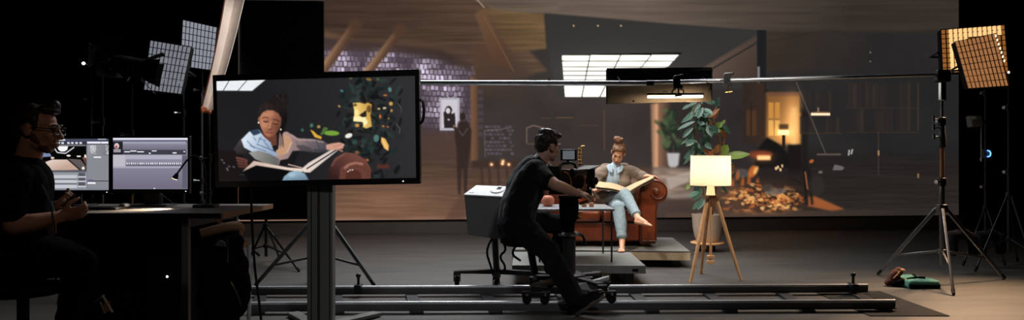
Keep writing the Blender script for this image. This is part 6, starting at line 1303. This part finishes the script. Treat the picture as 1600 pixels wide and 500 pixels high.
for lay in (0, 0.02):
    for (xa, ya), (xb, yb) in zip(edgeL, edgeR):
        for k in range(5):
            f_ = k / 4; vs.append(P(xa + (xb - xa) * f_, ya + (yb - ya) * f_, 7.3 + 0.10 * math.sin(math.pi * f_)) + V((0, lay, 0)))
fs = []; m_ = n_ * 5
for i in range(n_ - 1):
    for k in range(4):
        q = i * 5 + k; fs += [(q, q + 1, q + 6, q + 5), (m_ + q, m_ + q + 5, m_ + q + 6, m_ + q + 1)]
    fs += [(i * 5, i * 5 + 5, m_ + i * 5 + 5, m_ + i * 5), (i * 5 + 4, m_ + i * 5 + 4, m_ + i * 5 + 9, i * 5 + 9)]
for k in range(4): fs += [(k, m_ + k, m_ + k + 1, k + 1), (m_ - 5 + k, m_ - 4 + k, 2 * m_ - 4 + k, 2 * m_ - 5 + k)]
MB().add(vs, fs).build('cloth', M['flagwhite'], o, smooth=60)
MB().tube([P(x, y, 7.29) for x, y in edgeL], 0.007, 8, 1).build('edge_binding', M['leatherdark'], o)
MB().bb(P(313, 176, 7.22), P(324, 168, 7.34)).cyl(P(318, 172, 7.28), P(330, 176, 7.28), 0.02).build('bottom_clamp', M['copper'], o, bevel=0.006)
tripod_stand('reflector_stand', (P(326, 0, 7.34).x, 7.36), P(0, 176, 7.34).z, ((P(326, 0, 7.3).x - 0.35, 7.1), (P(326, 0, 7.3).x + 0.3, 7.15), (P(326, 0, 7.3).x, 7.75)), 0.6, 0.28, 'dark tripod stand carrying the pale reflector strip', None, 'satin', 'darkmetal', 0.016)

# ================================================================ gridded light panels
def light_panel(name, tl, tr, br, bl, d, nc, nr, glow, strength, label, group, tiltd=0.0, bars=None, fabric='blackcloth', dr=0.0, gd=0.014, gwid=0.004):
    TL_, TR_, BR_, BL_ = P(*tl, d + dr), P(*tr, d), P(*br, d - tiltd), P(*bl, d + dr - tiltd)
    c = (TL_ + TR_ + BR_ + BL_) / 4; n_ = (TR_ - TL_).cross(BL_ - TL_).normalized(); n_ = n_ if n_.y < 0 else -n_
    t = thing(name, c, label, 'light panel', group)
    at = lambda u_, v_, e=0.0: TL_.lerp(TR_, u_).lerp(BL_.lerp(BR_, u_), v_) + n_ * e
    MB().prism([at(0, 0, -0.08), at(1, 0, -0.08), at(1, 1, -0.08), at(0, 1, -0.08)], n_ * 0.06).build('housing', M['black'], t, bevel=0.006)
    MB().prism([at(.01, .01, -0.018), at(.99, .01, -0.018), at(.99, .99, -0.018), at(.01, .99, -0.018)], n_ * 0.006).build('diffuser', emat(name + '_glow', glow, strength), t, smooth=0)
    g = MB(); gw_ = gwid
    for i in range(nc + 1): g.prism([at(i / nc - gw_, 0, -0.01), at(i / nc + gw_, 0, -0.01), at(i / nc + gw_, 1, -0.01), at(i / nc - gw_, 1, -0.01)], n_ * gd)
    for j in range(nr + 1): g.prism([at(0, j / nr - gw_, -0.01), at(1, j / nr - gw_, -0.01), at(1, j / nr + gw_, -0.01), at(0, j / nr + gw_, -0.01)], n_ * gd)
    g.build('honeycomb_grid', M[fabric], t, smooth=0)
    if bars:
        for u_, v0_, v1_ in bars: MB().prism([at(u_ - 0.02, v0_, -0.013), at(u_ + 0.02, v0_, -0.013), at(u_ + 0.02, v1_, -0.013), at(u_ - 0.02, v1_, -0.013)], n_ * 0.02).build('bright_strip', emat('strip_glow', C(255, 208, 138), 1.05), t)
    yk = [at(-0.02, 0.5, -0.05), at(-0.03, 0.5, -0.2), at(0.5, 0.5, -0.26), at(1.03, 0.5, -0.2), at(1.02, 0.5, -0.05)]
    MB().tube(yk, 0.012, 8).build('yoke', M['darkmetal'], t)
    return t, c, n_, at
gc = 'cool gridded light panels on stands'; gw = 'warm gridded light panels on stands'
lp1 = light_panel('grid_light', (234, 62), (299, 73), (283, 147), (224, 140), 7.6, 10, 7, C(150, 153, 164), 0.6, 'cool light panel with a dark grid, the lower and nearer of the two dim panels', gc, 0.1)
lp2 = light_panel('grid_light', (285, 30), (339, 42), (332, 110), (281, 103), 8.0, 9, 7, C(164, 168, 180), 0.7, 'cool light panel with a dark grid, the higher one beside the pale reflector', gc, 0.1)
lp3 = light_panel('grid_light', (1470, 46), (1571, 38), (1577, 112), (1473, 113.5), 8.2, 13, 9, C(170, 108, 52), 0.7, 'warm light panel with glowing strips, the one behind, above the stand', gw, 0.1,
                  [(0.15 + 0.075 * i, 0.02, 0.98 if i < 4 else 0.22) for i in range(11)])
lp4 = light_panel('grid_light', (1492, 65), (1556, 52), (1577, 134), (1513, 138), 7.7, 10, 8, C(212, 146, 92), 0.55, 'tilted warm amber light panel overlapping in front of the striped one', gw, 0.1, None, 'amberfabric', gd=0.014, gwid=0.0035)
sl = MB(); t4 = lp4[0]
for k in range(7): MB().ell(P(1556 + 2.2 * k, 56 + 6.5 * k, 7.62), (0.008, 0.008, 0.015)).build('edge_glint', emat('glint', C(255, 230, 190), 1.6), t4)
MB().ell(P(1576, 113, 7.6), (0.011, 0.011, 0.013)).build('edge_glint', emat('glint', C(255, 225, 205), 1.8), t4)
tripod_stand('panel_stand', (lp1[1].x + 0.05, lp1[1].y + 0.28), lp1[1].z, ((lp1[1].x - .45, 7.5), (lp1[1].x + .4, 7.3), (lp1[1].x - 0.2, 8.1)), 0.7, 0.3, 'dark tripod stand under the nearer cool light panel', None, 'satin', 'darkmetal', 0.016)
tripod_stand('panel_stand', (lp2[1].x - 0.1, lp2[1].y + 0.34), lp2[1].z, ((lp2[1].x - .45, 9.0), (lp2[1].x + .3, 9.0), (lp2[1].x - 0.1, 8.15)), 0.7, 0.3, 'dark tripod stand under the higher cool light panel', None, 'satin', 'darkmetal', 0.016)
tripod_stand('panel_stand', (P(1540, 0, 8.55).x, 8.55), lp3[1].z, ((P(1505, 0, 8.2).x, 8.2), (P(1570, 0, 8.2).x, 8.2), (P(1540, 0, 9.1).x, 9.1)), 0.62, 0.25, 'thin black stand under the striped warm panel, with a small blue light', None, 'satin', 'darkmetal', 0.014)
tripod_stand('panel_stand', (P(1576, 0, 8.0).x, 8.0), lp4[1].z, ((P(1524, 0, 7.75).x, 7.75), (P(1618, 0, 7.7).x, 7.7), (P(1590, 0, 8.5).x, 8.5)), 0.80, 0.32, 'black stand with spread legs under the tilted amber panel', None, 'darkmetal', 'darkmetal', 0.014)
o = thing('ring_light', P(1545, 240, 8.4), 'tiny blue glowing ring on the thin stand under the warm panels', 'light')
MB().tube([P(1543, 235, 8.45), P(1547, 236.5, 8.45), P(1548, 240, 8.45), P(1547, 244, 8.45), P(1543, 245, 8.45)], 0.007, 8, 1).build('glow', emat('blue_ring', C(90, 150, 255), 3.0), o)
MB().bb(P(1538, 247, 8.47), P(1544, 233, 8.52)).build('bracket', M['satin'], o)
o = thing('small_fixture', P(1527, 190, 8.3), 'small dark boxy lamp head clipped to the thin stand below the warm panels', 'light')
MB().prism([P(1517, 181, 8.3), P(1535, 181, 8.3), P(1537, 197, 8.3), P(1519, 199, 8.3)], (0, 0.1, 0)).build('body', M['caseshell'], o, bevel=0.012)
MB().cyl(P(1536, 190, 8.35), P(1541, 190, 8.45), 0.02).build('clip', M['steel'], o)
MB().bb(P(1520, 186, 8.29), P(1525, 182, 8.298)).build('window', M['caselid'], o)
MB().cyl(P(1533, 199, 8.35), P(1533, 248, 8.35), 0.004).ell(P(1533, 249, 8.35), (0.01, 0.01, 0.03)).build('hanging_cord', M['alu'], o)
for k, (px, py, d_, lb_) in enumerate(((1503, 374, 7.70, 'black sandbag slung on the stand legs, nearer the steel stand'), (1546, 374, 8.12, 'black sandbag slung on the stand legs, farther from the steel stand'))):
    c = P(px, py, d_); o = thing('sandbag', c, lb_, 'sandbag', 'sandbags on the stand legs')
    MB().limb([(c + V((-0.1, 0, 0.03)), 0.05), (c + V((0, 0, 0.06)), 0.06), (c + V((0.1, 0, 0.02)), 0.05)]).limb([(c + V((-0.1, 0, 0.03)), 0.06), (c + V((-0.11, -0.02, -0.12)), 0.055)]).limb([(c + V((0.1, 0, 0.02)), 0.06), (c + V((0.11, -0.02, -0.12)), 0.055)]).build('bag', M['navy'], o, remesh=0.01, sm=3, fold=0.03, fscale=0.1)
    MB().tube([c + V((-0.04, 0, 0.1)), c + V((0, 0, 0.14)), c + V((0.04, 0, 0.1))], 0.008, 8, 1).build('handle', M['blackcloth'], o)

# ================================================================ two spotlights with barn doors
def spotlight(px, py, d, fwd, label, k=0.72):
    c = P(px, py, d); f, r, u = basis(fwd); f, r, u = f * k, r * k, u * k; o = thing('fresnel_spotlight', c, label, 'spotlight', 'black spotlights on stands')
    MB().lathe(c, [(0.0, -0.2), (0.08, -0.19), (0.11, -0.12), (0.12, 0.0), (0.125, 0.12), (0.135, 0.14), (0.135, 0.16), (0.1, 0.16), (0.095, 0.13), (0.0, 0.13)], 28, (r, u, f)).build('body', M['black'], o)
    MB().lathe(c, [(0.0, 0.128), (0.06, 0.138), (0.097, 0.126)], 24, (r, u, f)).build('lens', M['glass'], o)
    for a_, b_ in ((u, r), (-u, r), (r, u), (-r, u)):
        p = c + f * 0.16 + a_ * 0.125; MB().prism([p + b_ * 0.11, p - b_ * 0.11, p - b_ * 0.15 + f * 0.17 + a_ * 0.12, p + b_ * 0.15 + f * 0.17 + a_ * 0.12], a_ * 0.004).build('barn_door', M['black'], o)
    MB().tube([c + r * 0.15, c + r * 0.155 - u * 0.12, c - u * 0.19, c - r * 0.155 - u * 0.12, c - r * 0.15], 0.008, 8).build('yoke', M['black'], o)
    MB().bb(c + f * -0.1 - r * 0.13 + V((-.02, -.02, -.02)), c + f * -0.1 - r * 0.13 + V((.02, .02, .03))).build('control_box', M['alu'], o, bevel=0.004)
    return c
s1_ = spotlight(203, 104, 6.4, (0.85, 0.3, -0.2), 'black spotlight with barn doors in front of the cool grid panel')
s2_ = spotlight(160, 88, 6.6, (0.6, -0.6, -0.1), 'black spotlight with barn doors nearer the edge, above the man in glasses')
tripod_stand('spotlight_stand', (P(206, 0, 6.42).x, 6.42), s1_.z - 0.14, ((P(218, 0, 6.4).x - .4, 6.25), (P(218, 0, 6.4).x + .4, 6.25), (P(218, 0, 6.4).x, 6.95)), 0.66, 0.28, 'black stand with brass clamp under the spotlight by the cool panel', None, 'satin', 'brass', 0.012)
tripod_stand('spotlight_stand', (P(160, 0, 6.6).x, 6.6), s2_.z - 0.14, ((P(157, 0, 6.6).x - .4, 6.45), (P(157, 0, 6.6).x + .4, 6.45), (P(157, 0, 6.6).x, 7.1)), 0.66, 0.28, 'black stand with chrome knobs under the spotlight above the man in glasses', None, 'satin', 'steel', 0.012)
o = thing('indicator_lamp', P(130.5, 99, 9.5), 'tiny white indicator lamp glowing in the dark behind the spotlights', 'light')
MB().ell(P(130.5, 99, 9.5), 0.02).build('bulb', emat('white_point', C(240, 245, 255), 4.0), o)
MB().cyl(P(130.5, 99, 9.53), P(143, 103, 9.53), 0.008).build('bracket', M['satin'], o)
tripod_stand('thin_stand', (P(143, 0, 9.53).x, 9.53), P(0, 101, 9.53).z, ((P(143, 0, 9.5).x - .4, 9.3), (P(143, 0, 9.5).x + .4, 9.3), (P(143, 0, 9.5).x, 10.0)), 0.7, 0.3, 'thin black stand in the dark carrying the tiny white lamp', None, 'satin', 'satin', 0.012)
# ================================================================ camera and lamps
cam = bpy.data.cameras.new('camera'); co = bpy.data.objects.new('camera', cam); COL.objects.link(co)
co.location = (0, 0, CH); co.rotation_euler = (math.radians(90), 0, 0); cam.sensor_width = 36.0; cam.lens = 36.0 * F / 1600.0; cam.clip_start = 0.05
scene.camera = co
w = bpy.data.worlds.new('world'); scene.world = w; w.use_nodes = True
w.node_tree.nodes['Background'].inputs['Color'].default_value = (0.5, 0.55, 0.7, 1); w.node_tree.nodes['Background'].inputs['Strength'].default_value = 0.004
def area(name, loc, target, size, power, col, spread=180, sy=None):
    l = bpy.data.lights.new(name, 'AREA'); l.energy = power; l.color = col[:3]; l.size = size
    if sy: l.shape = 'RECTANGLE'; l.size_y = sy
    l.spread = math.radians(spread); o = bpy.data.objects.new(name, l); COL.objects.link(o); o.location = loc
    o.rotation_euler = (V(target) - V(loc)).to_track_quat('-Z', 'Y').to_euler(); return o
def spot(name, loc, target, power, col, ang=40, blend=0.6, r=0.08):
    l = bpy.data.lights.new(name, 'SPOT'); l.energy = power; l.color = col[:3]; l.spot_size = math.radians(ang); l.spot_blend = blend; l.shadow_soft_size = r
    o = bpy.data.objects.new(name, l); COL.objects.link(o); o.location = loc; o.rotation_euler = (V(target) - V(loc)).to_track_quat('-Z', 'Y').to_euler(); return o
# rig lamps over the set, then added fill lights without a visible source
area('set_top_softbox', (0.2, 8.6, 4.9), (0.3, 8.2, 0), 2.2, 66, (0.96, 0.98, 1.0), 110, 1.4)
area('floor_top_softbox', (-1.2, 8.6, 5.2), (-0.6, 8.0, 0), 2.0, 34, (0.93, 0.97, 1.0), 120)
spot('key_on_reader', (-0.4, 6.6, 4.2), (1.35, 8.5, 0.8), 440, (1.0, 0.92, 0.82), 27, 0.7, 0.12)
area('light_bar_lamp', P(1055, 153, 7.06), P(1000, 300, 8.4), 0.5, 9, (1.0, 0.82, 0.58), 150, 0.03)
spot('track_fill', (1.2, 0.6, 4.6), (-0.4, 5.6, 0.2), 170, (0.98, 0.98, 1.0), 40, 0.8, 0.3)  # added front fill for the track and monitor post, no fixture there
spot('reflector_fill', (-1.2, 5.6, 3.6), P(345, 80, 7.3), 330, (1.0, 0.93, 0.86), 26, 0.7, 0.1)  # added to brighten the pale reflector, no known source
spot('plant_fill', (4.2, 7.4, 4.3), (2.5, 9.5, 1.4), 190, (1.0, 0.93, 0.84), 22, 0.7, 0.1)  # unseen extra light put in to lift the dark leaves
spot('desk_fill', (-1.0, 1.6, 2.7), P(66, 280, 3.98), 11, (1.0, 0.80, 0.62), 36, 0.9, 0.1)  # weak added fill on the desk man's face and forearm
spot('lamp_front_fill', (3.3, 4.4, 4.3), (2.1, 7.8, 0.55), 430, (1.0, 0.90, 0.80), 27, 0.8, 0.1)  # added from the front to brighten the lamp legs and pot
area('added_backlight', (0.4, 10.4, 5.6), (0.2, 6.2, 0), 5.5, 75, (0.97, 0.98, 1.0), 80, 0.35)  # invented strip behind the set, brightens rail tops and rims
spot('edge_light', (0.2, 8.6, 3.9), (-3.5, 6.6, 1.5), 60, (1.0, 0.86, 0.70), 34, 0.8, 0.08)  # added rim light for the left stands, from no real lamp
# the gridded panels: a lamp at each quarter of the panel
for (t_, c_, n_, at_), pw, col, tg, an in ((lp1, 70, (0.85, 0.92, 1.0), (0.2, 7.4, 0.4), 60), (lp2, 70, (0.85, 0.92, 1.0), (0.2, 7.4, 0.4), 60), (lp3, 180, (1.0, 0.60, 0.30), (3.2, 6.0, 0), 84), (lp4, 560, (1.0, 0.64, 0.38), (4.05, 5.6, 0), 84)):
    for u_, v_ in ((0.3, 0.3), (0.7, 0.3), (0.3, 0.7), (0.7, 0.7)): spot('panel_lamp', at_(u_, v_, 0.03), tg, pw / 4, col, an, 1.0, 0.0)
l = bpy.data.lights.new('lamp_bulb', 'POINT'); l.energy = 5.2; l.color = (1.0, 0.93, 0.85); l.shadow_soft_size = 0.05; o = bpy.data.objects.new('lamp_bulb', l); COL.objects.link(o); o.location = LC + V((0, 0, 1.13))
spot('desk_lamp_beam', P(277, 271, 4.72) + dl * 0.06, P(236, 327, 4.62), 30, (1.0, 0.8, 0.58), 75, 0.8, 0.015)
vs_ = scene.view_settings; scene.display_settings.display_device = 'sRGB'; vs_.view_transform = 'Standard'; vs_.look = 'None'; vs_.exposure = 0.0; vs_.gamma = 1.0; vs_.use_curve_mapping = False
